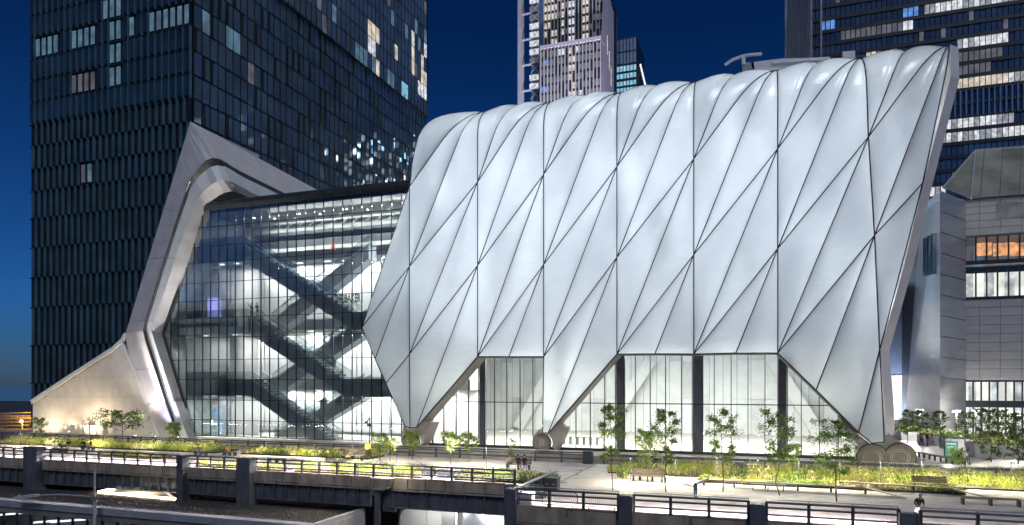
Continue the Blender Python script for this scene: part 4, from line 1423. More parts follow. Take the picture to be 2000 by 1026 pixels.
# ================================================================== FAR WEST: shore, river, rail yard
struct('far_shore', G().add([(-2600 + i * 60, 2200, ZS) for i in range(60)] + [(-2600 + i * 60, 2200, 10 + 14 * abs(math.sin(i * .9)) + 10 * math.sin(i * .31) ** 2) for i in range(60)],
       [(i, i + 1, 61 + i, 60 + i) for i in range(59)]), M['hill'])
struct('river', G().add([(-4000, 420, ZS + .3), (-XW * -1 - 160, 420, ZS + .3), (XW - 160, 2200, ZS + .3), (-4000, 2200, ZS + .3)], [(0, 1, 2, 3)]), M['water'])
for i in range(14):
    p = P(8 + i * 4, 758 + (i * 7) % 19, 2150)
    t = tag(piece('shore_light', M['win_y'] if i % 3 else M['win_w'], (0, 0, 0), (5, 1, 3), None), 'tiny light on the dark far shore, %s from the left' % ('first', 'second', 'third', 'fourth', 'fifth', 'sixth', 'seventh', 'eighth', 'ninth', 'tenth', 'eleventh', 'twelfth', 'thirteenth', 'fourteenth')[i], 'light', 'lights on the far shore')
    t.location = p
yd = empty('rail_yard_shed', P(30, 830, 150), 'dark low rail yard buildings lit by an orange lamp at the far left', 'shed')
G().box(P(-60, 800, 175).x, P(62, 800, 175).x, 175, 180, ZS, P(30, 812, 175).z).obj('long_wall', M['fascia'], yd)
G().box(P(-60, 800, 150).x, P(62, 800, 150).x, 150, 152, ZS, P(30, 838, 150).z).obj('near_wall', M['fascia'], yd)
for i in range(5):
    G().bar(P(-20, 808 + i * 6, 174), P(62, 806 + i * 6, 174), .5, .3).obj('cladding_rail', M['alud'], yd)
ol = P(44, 823, 146)
yl = empty('yard_lamp', (ol.x, 146, ZS), 'glowing orange yard lamp on a pole at the far left', 'lamp')
G().tube((ol.x, 146, ZS), (ol.x, 146, ol.z), .12).obj('pole', M['fascia'], yl)
bmS = bmesh.new(); bmesh.ops.create_icosphere(bmS, subdivisions=2, radius=.45)
obj('lamp_globe', [v.co + ol + Vector((0, -.3, 0)) for v in bmS.verts], [tuple(v.index for v in f.verts) for f in bmS.faces], emis("sodium_lamp", (1, .50, .08), 14), yl)
bmS.free()
point_light('sodium_light', ol + Vector((0, -1.5, .3)), 6000, (1, .48, .06), .4)
point_light('sodium_light', P(20, 806, 168), 9000, (1, .48, .06), .4)

# ================================================================== ELEVATED PARK (viaduct)
YL, YRR, YBK = 51.0, 42.4, 67.3
XJ = -15.0
XLW, XRE = -150.0, 75.0
dk = struct('viaduct_deck', G().box(XLW, XJ, YL + .02, YBK, ZD - .5, ZD - .03), M['joint'])
dk2 = struct('viaduct_deck', G().box(XJ + .002, XRE, YRR + .02, YBK, ZD - .5, ZD - .03), M['joint'])
rp = random.Random(21)
# concrete planks (parts of the deck)
def planks(par, x0, x1, y0, y1, L, wv, skip=None):
    ny = int((y1 - y0) / wv)
    for j in range(ny):
        xx = x0 + (rp.random() * L if j % 2 else 0) - L
        while xx < x1:
            a, b = max(x0, xx), min(x1, xx + L)
            if b - a > .6:
                m = M['deck'] if rp.random() < .6 else M['deck2']
                piece('plank', m, ((a + b) / 2, y0 + (j + .5) * wv, ZD - .03 + rp.uniform(-.003, .003)), (b - a - .04, wv - .045, .06), par)
            xx += L
planks(dk2, XJ + .1, 46, YRR + .1, YBK - .05, 11.0, .62)
planks(dk, -108, XJ - .05, YL + .1, YBK - .05, 10.0, .66)

# --- girders
def girder(name, label, x0, x1, Y, par_h=(ZD, ZD - .95), st_h=1.38, npan=None, rib=1.15):
    e = empty(name, ((x0 + x1) / 2, Y, ZD - 2), label, 'girder', 'girders along the elevated park')
    z1, z0 = par_h
    n = npan or max(1, int((x1 - x0) / 1.55))
    w_ = (x1 - x0) / n
    G().box(x0, x1, Y + .06, Y + .35, z0, z1 + .05).obj('fascia_beam', M['fascia'], e)
    for i in range(n):
        piece('fascia_panel', M['fascia'], (x0 + (i + .5) * w_, Y + .03, (z0 + z1) / 2), (w_ * (.9 if i % 2 else .98), .10, (z1 - z0) * (-1) * (.78 if i % 3 else .9)), e)
    G().box(x0, x1, Y - .03, Y + .4, z0 - .1, z0 - .002).obj('ledge', M['fascia'], e)
    zb = z0 - .1 - st_h
    G().box(x0, x1, Y + .32, Y + .4, zb, z0 - .102).obj('web_plate', M['steel'], e)
    G().box(x0, x1, Y + .02, Y + .6, zb - .07, zb).obj('bottom_flange', M['steel'], e)
    nr = max(1, int((x1 - x0) / rib))
    for i in range(nr + 1):
        x = x0 + (x1 - x0) * i / nr
        piece('stiffener', M['steel'], (x, Y + .19, (zb + z0 - .1) / 2), (.09, .26, st_h - .004), e)
        if i < nr and i % 2 == 0:
            piece('panel_plate', M['steel'], (x + rib * .5, Y + .28, (zb + z0 - .1) / 2), (rib * .5, .06, st_h - .1), e)
    return e
def gx(px, Y=YL): return P(px, 900, Y).x
girder('girder', 'steel girder and concrete fascia at the far left end of the viaduct', XLW, gx(46), YL)
girder('girder', 'long ribbed girder above the lit skylight', gx(74), gx(345), YL)
girder('girder', 'short girder between the two close steel columns', gx(358), gx(461), YL)
girder('girder', 'ribbed girder left of the concrete bracket', gx(490), gx(722), YL)
girder('girder', 'girder right of the concrete bracket', gx(760), gx(985), YL, rib=1.5)
def hx(px): return P(px, 980, YRR).x
girder('girder', 'near concrete fascia behind the crowd barriers', hx(1007), hx(1208), YRR, par_h=(ZD, ZD - 1.1), npan=2)
girder('girder', 'near concrete fascia under the middle near railing', hx(1236), hx(1463), YRR, par_h=(ZD, ZD - 1.1), npan=2)
girder('girder', 'near concrete fascia at the right end of the viaduct', hx(1496), XRE, YRR, par_h=(ZD, ZD - 1.1), npan=6)
# dark underside cross-beams
for i in range(26):
    x = -118 + i * 4.1
    t = tag(G().box(x, x + .3, YL + .7, YBK - .5, ZD - 1.9, ZD - .52).obj('cross_beam', M['steel']), 'dark steel cross beam under the elevated deck', 'beam', 'cross beams under the deck')

# --- columns
def column(name, label, px0, px1, ytop, Y, rivets=True):
    x0, x1 = P(px0, ytop, Y).x, P(px1, ytop, Y).x
    zt0 = P(px0, ytop, Y).z
    e = empty(name, ((x0 + x1) / 2, Y + .4, ZS), label, 'column', 'steel columns of the viaduct')
    G().box(x0 + .05, x1 - .05, Y, Y + .95, ZS, zt0 - .06).obj('shaft', M['steel'], e)
    G().box(x0, x0 + .14, Y - .05, Y + 1.0, ZS, zt0).obj('flange', M['steel'], e)
    G().box(x1 - .14, x1, Y - .05, Y + 1.0, ZS, zt0).obj('flange', M['steel'], e)
    G().box(x0 + .14, x1 - .14, Y + .1, Y + .9, zt0 - .06, zt0 - .01).obj('cap_plate', M['steel'], e)
    if rivets:
        gr = G()
        for k in range(16):
            for x in (x0 + .07, x1 - .07):
                gr.tube((x, Y - .08, zt0 - .15 - k * .3), (x, Y - .05, zt0 - .15 - k * .3), .03, n=6)
        n = max(3, int((x1 - x0) / .16))
        for i in range(n):
            gr.box(x0 + .05 + i * (x1 - x0 - .1) / n, x0 + .11 + i * (x1 - x0 - .1) / n, Y - .02, Y + .05, zt0, zt0 + .05)
        gr.obj('rivets', M['steel'], e)["kind"] = "stuff"
    return e
column('viaduct_column', 'leftmost grey steel column standing up through the parapet', 46, 72, 873, YL - .6)
column('viaduct_column', 'grey steel column just right of the lit skylight', 345, 357, 890, YL - .6)
column('viaduct_column', 'grey steel column left of the long middle railing', 462, 488, 895, YL - .6)
column('viaduct_column', 'blue-grey steel column at the step in the parapet', 985, 1007, 956, YRR - .2)
column('viaduct_column', 'bolted steel column right of the crowd barriers', 1208, 1235, 969, YRR - .4)
column('viaduct_column', 'bolted steel column in the middle of the near railing', 1464, 1494, 986, YRR - .4)
column('viaduct_column', 'bolted steel column in front of the person in black', 1757, 1797, 1004, YRR - .4)
# concrete bracket with its own thin steel column
br = empty('concrete_bracket', P(740, 960, YL - .5), 'weathered concrete bracket on a round steel column', 'bracket')
G().prism([P(722, 934, YL - .7), P(762, 936, YL - .7), P(758, 955, YL - .7), P(750, 958, YL - .7), P(724, 957, YL - .7)], (0, .9, 0)).obj('bracket_head', M['fascia'], br)
G().tube(Vector((gx(738), YL - .2, ZS)), P(738, 957, YL - .2), .28, n=14).obj('column', M['steel'], br)
G().box(gx(745), gx(768), YL + .2, YL + .6, P(750, 1000, YL).z, P(750, 957, YL).z - .02).obj('lattice_plate', M['steel'], br)

# --- railings
def railing(label, xa, xb, Y, z0, step, hr=True, group='railings of the elevated park', h=1.1, mats=('rail', 'handrail'), name='railing', post_r=.085, ya=None):
    e = empty(name, ((xa + xb) / 2, Y, z0), label, 'railing', group)
    n = max(1, int(round((xb - xa) / step)))
    for i in range(n + 1):
        x = xa + (xb - xa) * i / n
        piece('post', M[mats[0]], (x, Y, z0 + h / 2 - .03), (post_r * 2, post_r * 2, h - .06), e)
        piece('post_foot', M[mats[0]], (x, Y - .05, z0 - .04), (.22, .12, .1), e)
    for k, zz in enumerate((.32, .72)):
        G().tube((xa, Y, z0 + zz), (xb, Y, z0 + zz), .062, n=8).obj('rail_pipe', M[mats[0]], e)
    G().tube((xa, Y, z0 + h - .08), (xb, Y, z0 + h - .08), .068, n=8).obj('rail_pipe', M[mats[0]], e)
    if hr:
        piece('handrail', M[mats[1]], ((xa + xb) / 2, Y + .18, z0 + h + .06), (xb - xa, .11, .045), e)
        for i in range(n + 1):
            x = xa + (xb - xa) * i / n
            G().bar((x, Y, z0 + h - .06), (x, Y + .18, z0 + h + .03), .04, .04).obj('handrail_arm', M[mats[0]], e)
    return e
ZR = ZD + .05
railing('dark pipe railing at the far left end of the viaduct', XLW, gx(45), YL + .2, ZR, 1.6)
railing('dark pipe railing above the girder over the lit skylight', gx(73), gx(345), YL + .2, ZR, 1.62)
railing('short dark pipe railing between two close columns', gx(358), gx(462), YL + .2, ZR, 1.6)
railing('long middle pipe railing beside the flower beds', gx(489), gx(1004), YL + .2, ZR, 1.85)
railing('near pipe railing in front of the crowd barriers', hx(1008), hx(1207), YRR + .15, ZR, 2.25)
railing('near pipe railing between the two bolted columns', hx(1237), hx(1462), YRR + .15, ZR, 2.4)
railing('near pipe railing left of the person in black', hx(1497), hx(1756), YRR + .15, ZR, 2.7)
railing('near pipe railing at the bottom right corner', hx(1799), 40, YRR + .15, ZR, 2.7)
xA = PZ(455, 884, ZD).x
railing('far railing along the plaza edge left of the building', XLW, P(300, 860, 66.9).x, 66.9, ZD + .1, 2.1, group='railings along the plaza edge', h=1.0)
railing('far railing along the plaza edge below the glass front', P(303, 860, 66.9).x, P(800, 860, 66.9).x, 66.9, ZD + .1, 2.4, group='railings along the plaza edge', h=1.0)
railing('far railing along the plaza edge between the shell legs', P(806, 860, 66.9).x, P(1150, 880, 66.9).x, 66.9, ZD + .1, 2.6, group='railings along the plaza edge', h=1.0)
railing('far railing along the plaza edge behind the right flower bed', P(1180, 880, 66.9).x, 60, 66.9, ZD + .1, 3.0, group='railings along the plaza edge', h=.9)
tag(G().box(P(1140, 880, 66.6).x, P(1158, 880, 66.6).x, 66.2, 66.85, ZD, ZD + 1.25).obj('service_cabinet', M['bin']), 'dark service cabinet at the end of the far railing', 'cabinet')
# link parapet where the deck steps outwards
lp = empty('link_parapet', (XJ, 47, ZD), 'glass parapet with a pale coping where the viaduct steps outwards', 'parapet')
G().box(XJ - .1, XJ + .1, YRR + .4, YL + 1.4, ZD + 1.0, ZD + 1.1).obj('coping', M['handrail'], lp)
for i in range(5):
    y0 = YRR + .5 + i * 1.85
    piece('glass_panel', M['glassr'], (XJ, y0 + .9, ZD + .5), (.04, 1.75, .92), lp)
    piece('post', M['rail'], (XJ, y0, ZD + .5), (.09, .09, 1.0), lp)
# lamps under the handrails wash the deck
def railamp(x0, x1, Y, power, col=(1, .86, .83), aim=(0, .12, -1)):
    power *= (6.0 if Y > 50 else 2.6)
    area_light('handrail_lamp', ((x0 + x1) / 2, Y + .8, ZR + 1.03), x1 - x0, power, col, aim, sy=.12)
for a, b, pw in ((-110, gx(50), 420), (gx(75), gx(345), 430), (gx(360), gx(460), 150), (gx(492), gx(740), 250), (gx(740), gx(1000), 230)):
    railamp(a, b, YL + .2, pw)
for a, b, pw in ((hx(1010), hx(1206), 150), (hx(1238), hx(1462), 260), (hx(1498), hx(1756), 300), (hx(1800), 38, 420)):
    railamp(a, b, YRR + .15, pw)

# ================================================================== LOW BUILDING IN FRONT (gravel roof)
lb = empty('low_roof_building', (-80, 46, ZS), 'low glass-fronted building with a dark gravel roof at bottom left', 'building')
XB1 = -32.0
ZG = -3.5
G().box(-150, XB1 - .3, 45.2, 52.4, ZG - .5, ZG).obj('gravel_roof', M['gravel'], lb)
rg = random.Random(9)
pb = G()
for _ in range(5200):
    x, y = rg.uniform(-92, XB1 - .5), rg.uniform(45.5, 50.8)
    s = rg.uniform(.03, .09)
    pb.add([(x - s, y - s, ZG), (x + s, y - s * .6, ZG), (x + s * .5, y + s, ZG), (x, y, ZG + s * .9)], [(0, 1, 3), (1, 2, 3), (2, 0, 3)])
pb.obj('pebbles', M['gravel'], lb)["kind"] = "stuff"
G().box(-150, XB1, 44.3, 45.2, ZG - .35, ZG + .22).obj('coping', M['kerb'], lb)
G().box(-150, XB1, 44.45, 44.75, ZG - .9, ZG - .36).obj('fascia_trim', M['alud'], lb)
G().box(XB1 - .3, XB1, 45.2, 52, ZS, ZG + .25).obj('end_wall', M['planter'], lb)
for i in range(4):
    piece('wall_panel', M['planter'], (XB1 + .03, 45.9 + i * 1.7, (ZS + ZG) / 2), (.05, 1.64, ZG - ZS - .2), lb)
for i in range(34):
    x = XB1 - .6 - i * 1.75
    piece('mullion', M['mull'], (x, 44.55, ZG - 3.2), (.09, .2, 4.6), lb)
    piece('pane', M['glass'], (x - .87, 44.6, ZG - 3.2), (1.64, .03, 4.6), lb)
G().box(-150, XB1 - .4, 50, 50.2, ZS, ZG - .6).obj('interior_wall', M['slab'], lb)
for (px, py, ln) in ((35, 1003, 6.0), (150, 1016, 6.5), (90, 1019, 3.0)):
    c = P(px, py, 47.0)
    piece('strip_light', M['white_lit'], (c.x, 47.0, c.z), (ln, .35, .14), lb, rot=(0, math.radians(-7), 0))
    area_light('strip_lamp', (c.x, 46.6, c.z - .3), ln, 60, (.85, .92, 1.0), sy=.3)
# lit skylight on the gravel roof
sk = empty('roof_skylight', PZ(265, 962, ZG), 'lit skylight glowing with warm strips on the gravel roof', 'skylight')
sc4 = [PZ(192, 964, ZG), PZ(343, 978, ZG), PZ(345, 959, ZG), PZ(258, 951, ZG)]
sc4 = [Vector((p.x, min(p.y, 53.6), ZG)) for p in sc4]
G().prism([p + Vector((0, 0, .015)) for p in sc4], (0, 0, .03)).obj('pale_floor', M['wall'], sk)
for i in range(4):
    a, b = sc4[i] + Vector((0, 0, .16)), sc4[(i + 1) % 4] + Vector((0, 0, .16))
    G().bar(a, b, .14, .14).obj('light_strip', M['lamp_warm'] if i in (0, 3) else M['win_y'], sk)
cc = sum(sc4, Vector()) / 4
area_light('skylight_glow', cc + Vector((0, 0, .9)), 3.5, 110, (1, .85, .62), (0, .1, -1), sy=2)
# street lamp with a cobra arm
sl = empty('street_lamp', P(185, 1000, 43.4) * 1, 'pale grey street lamp with a long curved arm at bottom left', 'street lamp')
b0 = P(185, 918, 43.4)
G().tube((b0.x, 43.4, ZS), (b0.x, 43.4, P(185, 965, 43.4).z), .17, .12, n=10).tube((b0.x, 43.4, P(185, 965, 43.4).z), b0, .09, .06, n=10).obj('pole', M['paper'], sl)
G().path([P(185, 971, 43.4), P(150, 968, 43.4), P(115, 966, 43.4), P(88, 967, 43.4), P(66, 969, 43.4)], .06, 8).obj('arm', M['paper'], sl)
G().prism([P(68, 966, 43.2), P(50, 967, 43.2), P(26, 971, 43.2), P(24, 974, 43.2), P(45, 973, 43.2), P(68, 971, 43.2)], (0, .45, 0)).obj('lamp_head', M['paper'], sl)
G().tube(P(37, 971, 43.4), P(37, 967.5, 43.4), .1, n=8).obj('photocell', M['paper'], sl)
G().box(b0.x - .2, b0.x + .2, 43.2, 43.6, P(185, 974, 43.4).z - .2, P(185, 969, 43.4).z).obj('clamp', M['alud'], sl)
# white lit wall and pipework beneath the viaduct
uw = empty('underpass_wall', P(880, 1010, 57), 'white lit wall beneath the viaduct with grey pipes', 'wall')
xu0, xu1 = P(783, 1000, 57).x, P(990, 1000, 57).x
nu = 6
for i in range(nu):
    w_ = (xu1 + 6 - xu0) / nu
    piece('wall_panel', M['white'], (xu0 + (i + .5) * w_, 57, (ZS - 2.4) / 2), (w_ - .06, .3, -2.4 - ZS), uw)
G().box(P(862, 1000, 55).x, P(888, 1000, 55).x, 55, 55.8, ZS, -2.5).obj('dark_column', M['alud'], uw)
G().box(P(893, 1000, 55).x, P(897, 1000, 55).x, 54.6, 54.8, ZS, -2.5).obj('white_pipe', M['planter'], uw)
G().box(P(905, 1000, 54).x, P(945, 1000, 54).x, 54, 54.3, ZS, -3.1).obj('shutter', M['kerb'], uw)
pp = [P(780, 1030, 53.5), P(782, 1005, 53.5), P(785, 996, 53.5), P(795, 990, 53.5)]
G().path(pp, .14, 8).obj('pipe', M['paper'], uw)
area_light('underpass_lamp', (P(860, 1000, 54).x, 53.6, -3.2), 5, 260, (1, .98, .94), (0, .8, -.6), sy=.5)
area_light('underpass_lamp', (P(965, 1000, 54).x, 53.6, -3.2), 2, 260, (1, .98, .94), (0, .8, -.6), sy=.5)

# ================================================================== VEGETATION
rv = random.Random(77)
def leafquad(vs, fs, mi, c, size, m, rnd_=rv, up=0.0):
    n = Vector((rnd_.gauss(0, 1), rnd_.gauss(0, 1), rnd_.gauss(0, 1) + up))
    if n.length < .1: n = Vector((0, 0, 1))
    n.normalize()
    u = n.orthogonal().normalized()
    a = rnd_.random() * 6.283
    w = n.cross(u)
    uu = u * math.cos(a) + w * math.sin(a)
    ww = n.cross(uu)
    k = len(vs)
    vs += [c - uu * size, c + ww * size * .42, c + uu * size, c - ww * size * .42]
    fs.append((k, k + 1, k + 2, k + 3))
    mi.append(m)
def multi(name, vs, fs, mi, mats, parent=None, base=None):
    o = obj(name, vs, fs, mats, parent, base=base)
    o.data.polygons.foreach_set("material_index", mi)
    return o
def tree_proto(h, cr_w, nleaf, mats, seed, form='airy', leaf=.13, trunk_r=.06, clear=.25):
    """trunk with limbs + crown of leaves, base at the origin; returns meshes"""
    r = random.Random(seed)
    g = G()
    tips = []
    top = Vector((r.uniform(-.1, .1) * h * .4, r.uniform(-.1, .1) * h * .4, h * .97))
    pts = [Vector((0, 0, 0))]
    for i in range(1, 7):
        t = i / 6
        pts.append(top * t + Vector((r.gauss(0, .02), r.gauss(0, .02), 0)) * h * (1 - t) * .8)
    for i in range(6):
        g.tube(pts[i], pts[i + 1], trunk_r * (1 - i / 6.6), trunk_r * (1 - (i + 1) / 6.6), n=7)
    nl = 15 if form != 'flat' else 12
    for i in range(nl):
        t = clear + (1 - clear) * (i + .5) / nl * .95
        k = min(5, int(t * 6))
        p = pts[k].lerp(pts[k + 1], t * 6 - k)
        a = i * 2.4 + r.uniform(-.4, .4)
        if form == 'flat':
            L = cr_w * r.uniform(.7, 1.15) * (.5 + .5 * math.sin(math.pi * min(1, (t - clear) / (1 - clear) + .1)))
            d = Vector((math.cos(a), math.sin(a), .28))
        else:
            prof_ = math.sin(math.pi * (.12 + .82 * (t - clear) / (1 - clear))) ** .8
            L = cr_w * prof_ * r.uniform(.65, 1.2)
            d = Vector((math.cos(a), math.sin(a), .65))
        d.normalize()
        q = p + d * L * .55 + Vector((0, 0, .03 * h))
        e = p + d * L + Vector((r.gauss(0, .05), r.gauss(0, .05), r.uniform(-.02, .06) * h))
        rr_ = trunk_r * .42 * (1 - t * .6)
        g.tube(p, q, rr_, rr_ * .65, n=5).tube(q, e, rr_ * .65, rr_ * .25, n=5)
        tips += [(q.lerp(e, .3), L * .30), (q.lerp(e, .65), L * .28), (e, L * .25)]
        for _ in range(4):
            b = p.lerp(e, .3 + .7 * r.random()) if False else q.lerp(e, r.random())
            f = b + Vector((r.gauss(0, 1), r.gauss(0, 1), r.uniform(-.2, .9))).normalized() * L * r.uniform(.25, .45)
            g.tube(b, f, rr_ * .4, rr_ * .15, n=4)
            tips.append((f, L * .22))
            for _2 in range(2):
                f2 = b.lerp(f, r.uniform(.4, .9)) + Vector((r.gauss(0, 1), r.gauss(0, 1), r.uniform(-.2, .8))).normalized() * L * r.uniform(.12, .25)
                g.tube(b.lerp(f, .6), f2, rr_ * .2, rr_ * .08, n=3)
                tips.append((f2, L * .16))
    tips.append((top, cr_w * .2))
    vs, fs, mi = [], [], []
    for _ in range(nleaf):
        c, s = r.choice(tips)
        o = Vector((r.gauss(0, s * .6), r.gauss(0, s * .6), r.gauss(0, s * (.5 if form != 'flat' else .22))))
        leafquad(vs, fs, mi, c + o, leaf * r.uniform(.6, 1.25), 0 if r.random() < .7 else 1, r, .3)
    tm = mesh('trunk', g.v, g.f, M['bark'])
    cm = mesh('crown', vs, fs, mats)
    cm.polygons.foreach_set("material_index", mi)
    return tm, cm
PR = {
    'airy': [tree_proto(5.6, 1.45, 3300, [M['leaf_g'], M['leaf_d']], s, 'airy', .085, .05, .28) for s in (1, 2, 3, 21, 22)],
    'green': [tree_proto(3.0, 1.05, 2600, [M['leaf_g'], M['leaf_y']], s, 'airy', .08, .045, .28) for s in (4, 5, 23)],
    'flat': [tree_proto(2.9, 2.5, 2600, [M['leaf_d'], M['leaf_g']], 6, 'flat', .10, .07, .42)],
    'dark': [tree_proto(4.6, 1.25, 1000, [M['leaf_d'], M['leaf_g']], s, 'airy', .15, .07, .2) for s in (8, 9, 10)],
}
def tree(kind, loc, h, label, group=None, wide=1.0, name='tree', var=None):
    k = rv.randrange(len(PR[kind])) if var is None else var
    tm, cm = PR[kind][k]
    H0 = {'airy': 5.6, 'green': 3.0, 'flat': 2.9, 'dark': 4.6}[kind]
    e = empty(name, loc, label, 'tree', group)
    e.rotation_euler = (0, 0, rv.random() * 6.28)
    s = h / H0
    e.scale = (s * wide, s * wide, s)
    for nme, me in (('trunk', tm), ('crown', cm)):
        o = D.objects.new(nme, me)
        COL.objects.link(o)
        o.parent = e
    return e
def tp(px, base, top, z=ZD):
    p = PZ(px, base, z)
    dpt = -p.x * ST + p.y * CT
    return p, (base - top) * dpt / FPX
for kind, px, base, top, wide, lab in (
    ('flat', 240, 872, 810, 1.0, 'spreading flat-topped young tree before the cream wall'),
    ('green', 76, 864, 818, .8, 'small bush-like tree at the left end of the cream wall'),
    ('green', 338, 876, 828, 1.0, 'small leafy tree in front of the portal foot'),
    ('green', 742, 900, 850, 1.15, 'bright young tree left of the leftmost shell wheel'),
    ('green', 762, 901, 857, 1.0, 'bright young tree right beside the yellow sign'),
    ('green', 806, 898, 846, 1.1, 'dull young tree in front of the leftmost shell wheel'),
    ('green', 880, 905, 846, 1.1, 'bright green young tree between the two left shell wheels'),
    ('green', 916, 903, 848, 1.0, 'second bright green young tree between the two left shell wheels'),
    ('airy', 1001, 908, 858, .9, 'faint thin sapling behind the bench with three people'),
    ('airy', 1197, 958, 795, .8, 'tall thin sapling in front of the left hall column'),
    ('green', 1260, 930, 845, .8, 'bushy bright sapling in the right flower bed'),
    ('airy', 1301, 962, 803, .95, 'tall airy young tree left of the middle hall column'),
    ('airy', 1412, 960, 806, .95, 'tall airy young tree right of the middle hall column'),
    ('airy', 1523, 968, 808, .9, 'tall airy young tree in front of the right hall column'),
    ('green', 1548, 935, 870, .9, 'leafy sapling at the foot of the right hall column'),
    ('airy', 1634, 980, 828, 1.25, 'broad airy young tree before the right shell leg'),
    ('green', 1870, 930, 880, .9, 'small leafy sapling right of the twin shell wheels'),
    ('dark', 1936, 918, 842, 1.1, 'dark young tree in the right flower bed'),
    ('dark', 1988, 922, 838, 1.2, 'dark young tree at the right edge of the flower bed'),
):
    p, h = tp(px, base, top)
    tree(kind, p, h, lab, 'young trees on the elevated park', wide)
    point_light('tree_fill_light', p + Vector((-.9, -2.0, h * .6)), 190 if kind != 'green' else 210, (1, .95, .75), .05)  # light without a fitting, added to brighten each crown
p = PZ(2010, 985, ZD)
tree('dark', (p.x + .6, p.y, ZD), 2.6, 'dark bushy tree cut by the right edge of the picture', 'young trees on the elevated park', 1.2)

# planting beds
def bed(name, label, x0, x1, y0, y1, n, hts, wts, seed, soil=True):
    r = random.Random(seed)
    e = tag(G().box(x0, x1, y0, y1, ZD + .002, ZD + .12).obj(name + '_soil', M['soil']), None, None)
    e["kind"] = "structure"
    vs, fs, mi = [], [], []
    cl = [(r.uniform(x0, x1), r.uniform(y0, y1), r.choices(range(4), wts)[0], r.uniform(.6, 1.3)) for _ in range(int((x1 - x0) * (y1 - y0) * .9) + 4)]
    for _ in range(n):
        cx, cy, m, k = r.choice(cl)
        x = min(x1, max(x0, cx + r.gauss(0, .55)))
        y = min(y1, max(y0, cy + r.gauss(0, .45)))
        h = r.uniform(*hts) * k * (1.5 if r.random() < .08 else 1)
        b = Vector((x, y, ZD + .1))
        if r.random() < .55:      # grass blade
            lean = Vector((r.gauss(0, .22), r.gauss(0, .22), 1)) * h
            w = Vector((r.gauss(0, 1), r.gauss(0, 1), 0)).normalized() * .018
            i = len(vs)
            mid = b + lean * .55
            vs += [b - w, b + w, mid + w * .8, b + lean + Vector((lean.x, lean.y, -abs(lean.x) * .6)) * .35, mid - w * .8]
            fs.append((i, i + 1, i + 2, i + 3, i + 4)); mi.append(m)
        else:
            for _k in range(3):
                leafquad(vs, fs, mi, b + Vector((r.gauss(0, .12), r.gauss(0, .12), h * r.uniform(.25, 1.0))), r.uniform(.05, .11), m, r, .6)
    for _ in range(int((x1 - x0) * (y1 - y0) * .16) + 2):      # mounds of one kind
        mx_, my_ = r.uniform(x0 + .4, x1 - .4), r.uniform(y0 + .3, y1 - .3)
        mr_, mh_, mm_ = r.uniform(.35, .75), r.uniform(.6, 1.35) * hts[1], r.choices(range(4), wts)[0]
        for _k in range(170):
            a_, q_ = r.random() * 6.283, math.sqrt(r.random())
            zz_ = mh_ * (1 - q_ * q_ * .8) * (r.random() ** .45)
            leafquad(vs, fs, mi, Vector((mx_ + math.cos(a_) * q_ * mr_, my_ + math.sin(a_) * q_ * mr_, ZD + .1 + zz_)), r.uniform(.04, .085), mm_ if r.random() < .8 else 2, r, .4)
    o = multi(name, vs, fs, mi, [M['leaf_y'], M['leaf_g'], M['leaf_p'], M['leaf_d']])
    tag(o, label, 'planting', None, 'stuff')
    return o
bx = lambda px, py=930: PZ(px, py, ZD).x
bed('flower_bed', 'yellow-green grasses and perennials along the right side of the walk', P(1200, 900, 63).x, 46, 60.2, 65.6, 16000, (.35, .95), (5, 3, 3, 1), 1)
bed('flower_bed', 'low green planting in front of the long wooden bench', P(1370, 950, 57.8).x, P(1880, 950, 57.8).x, 57.0, 58.9, 4000, (.15, .4), (5, 4, 1, 1), 2)
bed('flower_bed', 'pale flowering bed below the glass front at left', P(15, 870, 64).x, P(445, 880, 64).x, 62.0, 65.8, 9000, (.3, .85), (5, 3, 2, 1), 3)
bed('flower_bed', 'pale flowering bed below the crossing escalators', P(490, 885, 64).x, P(735, 885, 64).x, 62.4, 65.8, 6000, (.25, .7), (4, 3, 4, 2), 4)
bed('flower_bed', 'bright green bed behind the long middle railing', P(585, 935, 52.5).x, P(830, 940, 52.5).x, 51.7, 55.2, 6500, (.25, .7), (5, 4, 2, 0), 5)
bed('flower_bed', 'dull brown-green bed beside the step in the parapet', P(895, 940, 52.5).x, XJ - .4, 51.7, 55.0, 4500, (.25, .65), (1, 2, 2, 5), 6)
bed('flower_bed', 'small green bed beside the two close columns', P(385, 905, 52).x, P(560, 915, 52).x, 51.7, 53.2, 2400, (.2, .5), (4, 4, 1, 1), 7)
bed('flower_bed', 'low green strip behind the girder over the skylight', P(190, 890, 55).x, P(300, 890, 55).x, 55.0, 57.4, 2400, (.15, .4), (5, 4, 1, 0), 8)
# single shrubs one can tell apart
sh_i = 0
def shrub(px, py, w, h, mats, label, z=ZD, group='shrubs in the flower beds', n=500, leaf=.085):
    global sh_i
    sh_i += 1
    r = random.Random(100 + sh_i)
    p = PZ(px, py, z)
    e = empty('shrub', p, label, 'shrub', group)
    vs, fs, mi = [], [], []
    g = G()
    for k in range(9):
        a = r.random() * 6.28
        t = p + Vector((math.cos(a) * w * .38 * r.random(), math.sin(a) * w * .38 * r.random(), h * r.uniform(.6, 1)))
        g.tube(p, t, .018, .006, n=4)
        for _ in range(n // 9):
            f = r.random() ** .6
            c = p.lerp(t, f) + Vector((r.gauss(0, w * .14), r.gauss(0, w * .14), r.gauss(0, h * .10)))
            c.z = max(c.z, p.z + .03)
            leafquad(vs, fs, mi, c, leaf * r.uniform(.6, 1.3), 0 if r.random() < .65 else 1, r, .4)
    g.obj('stem', M['bark'], e)
    multi('foliage', vs, fs, mi, mats, e)
YL_ = [M['leaf_y'], M['leaf_p']]
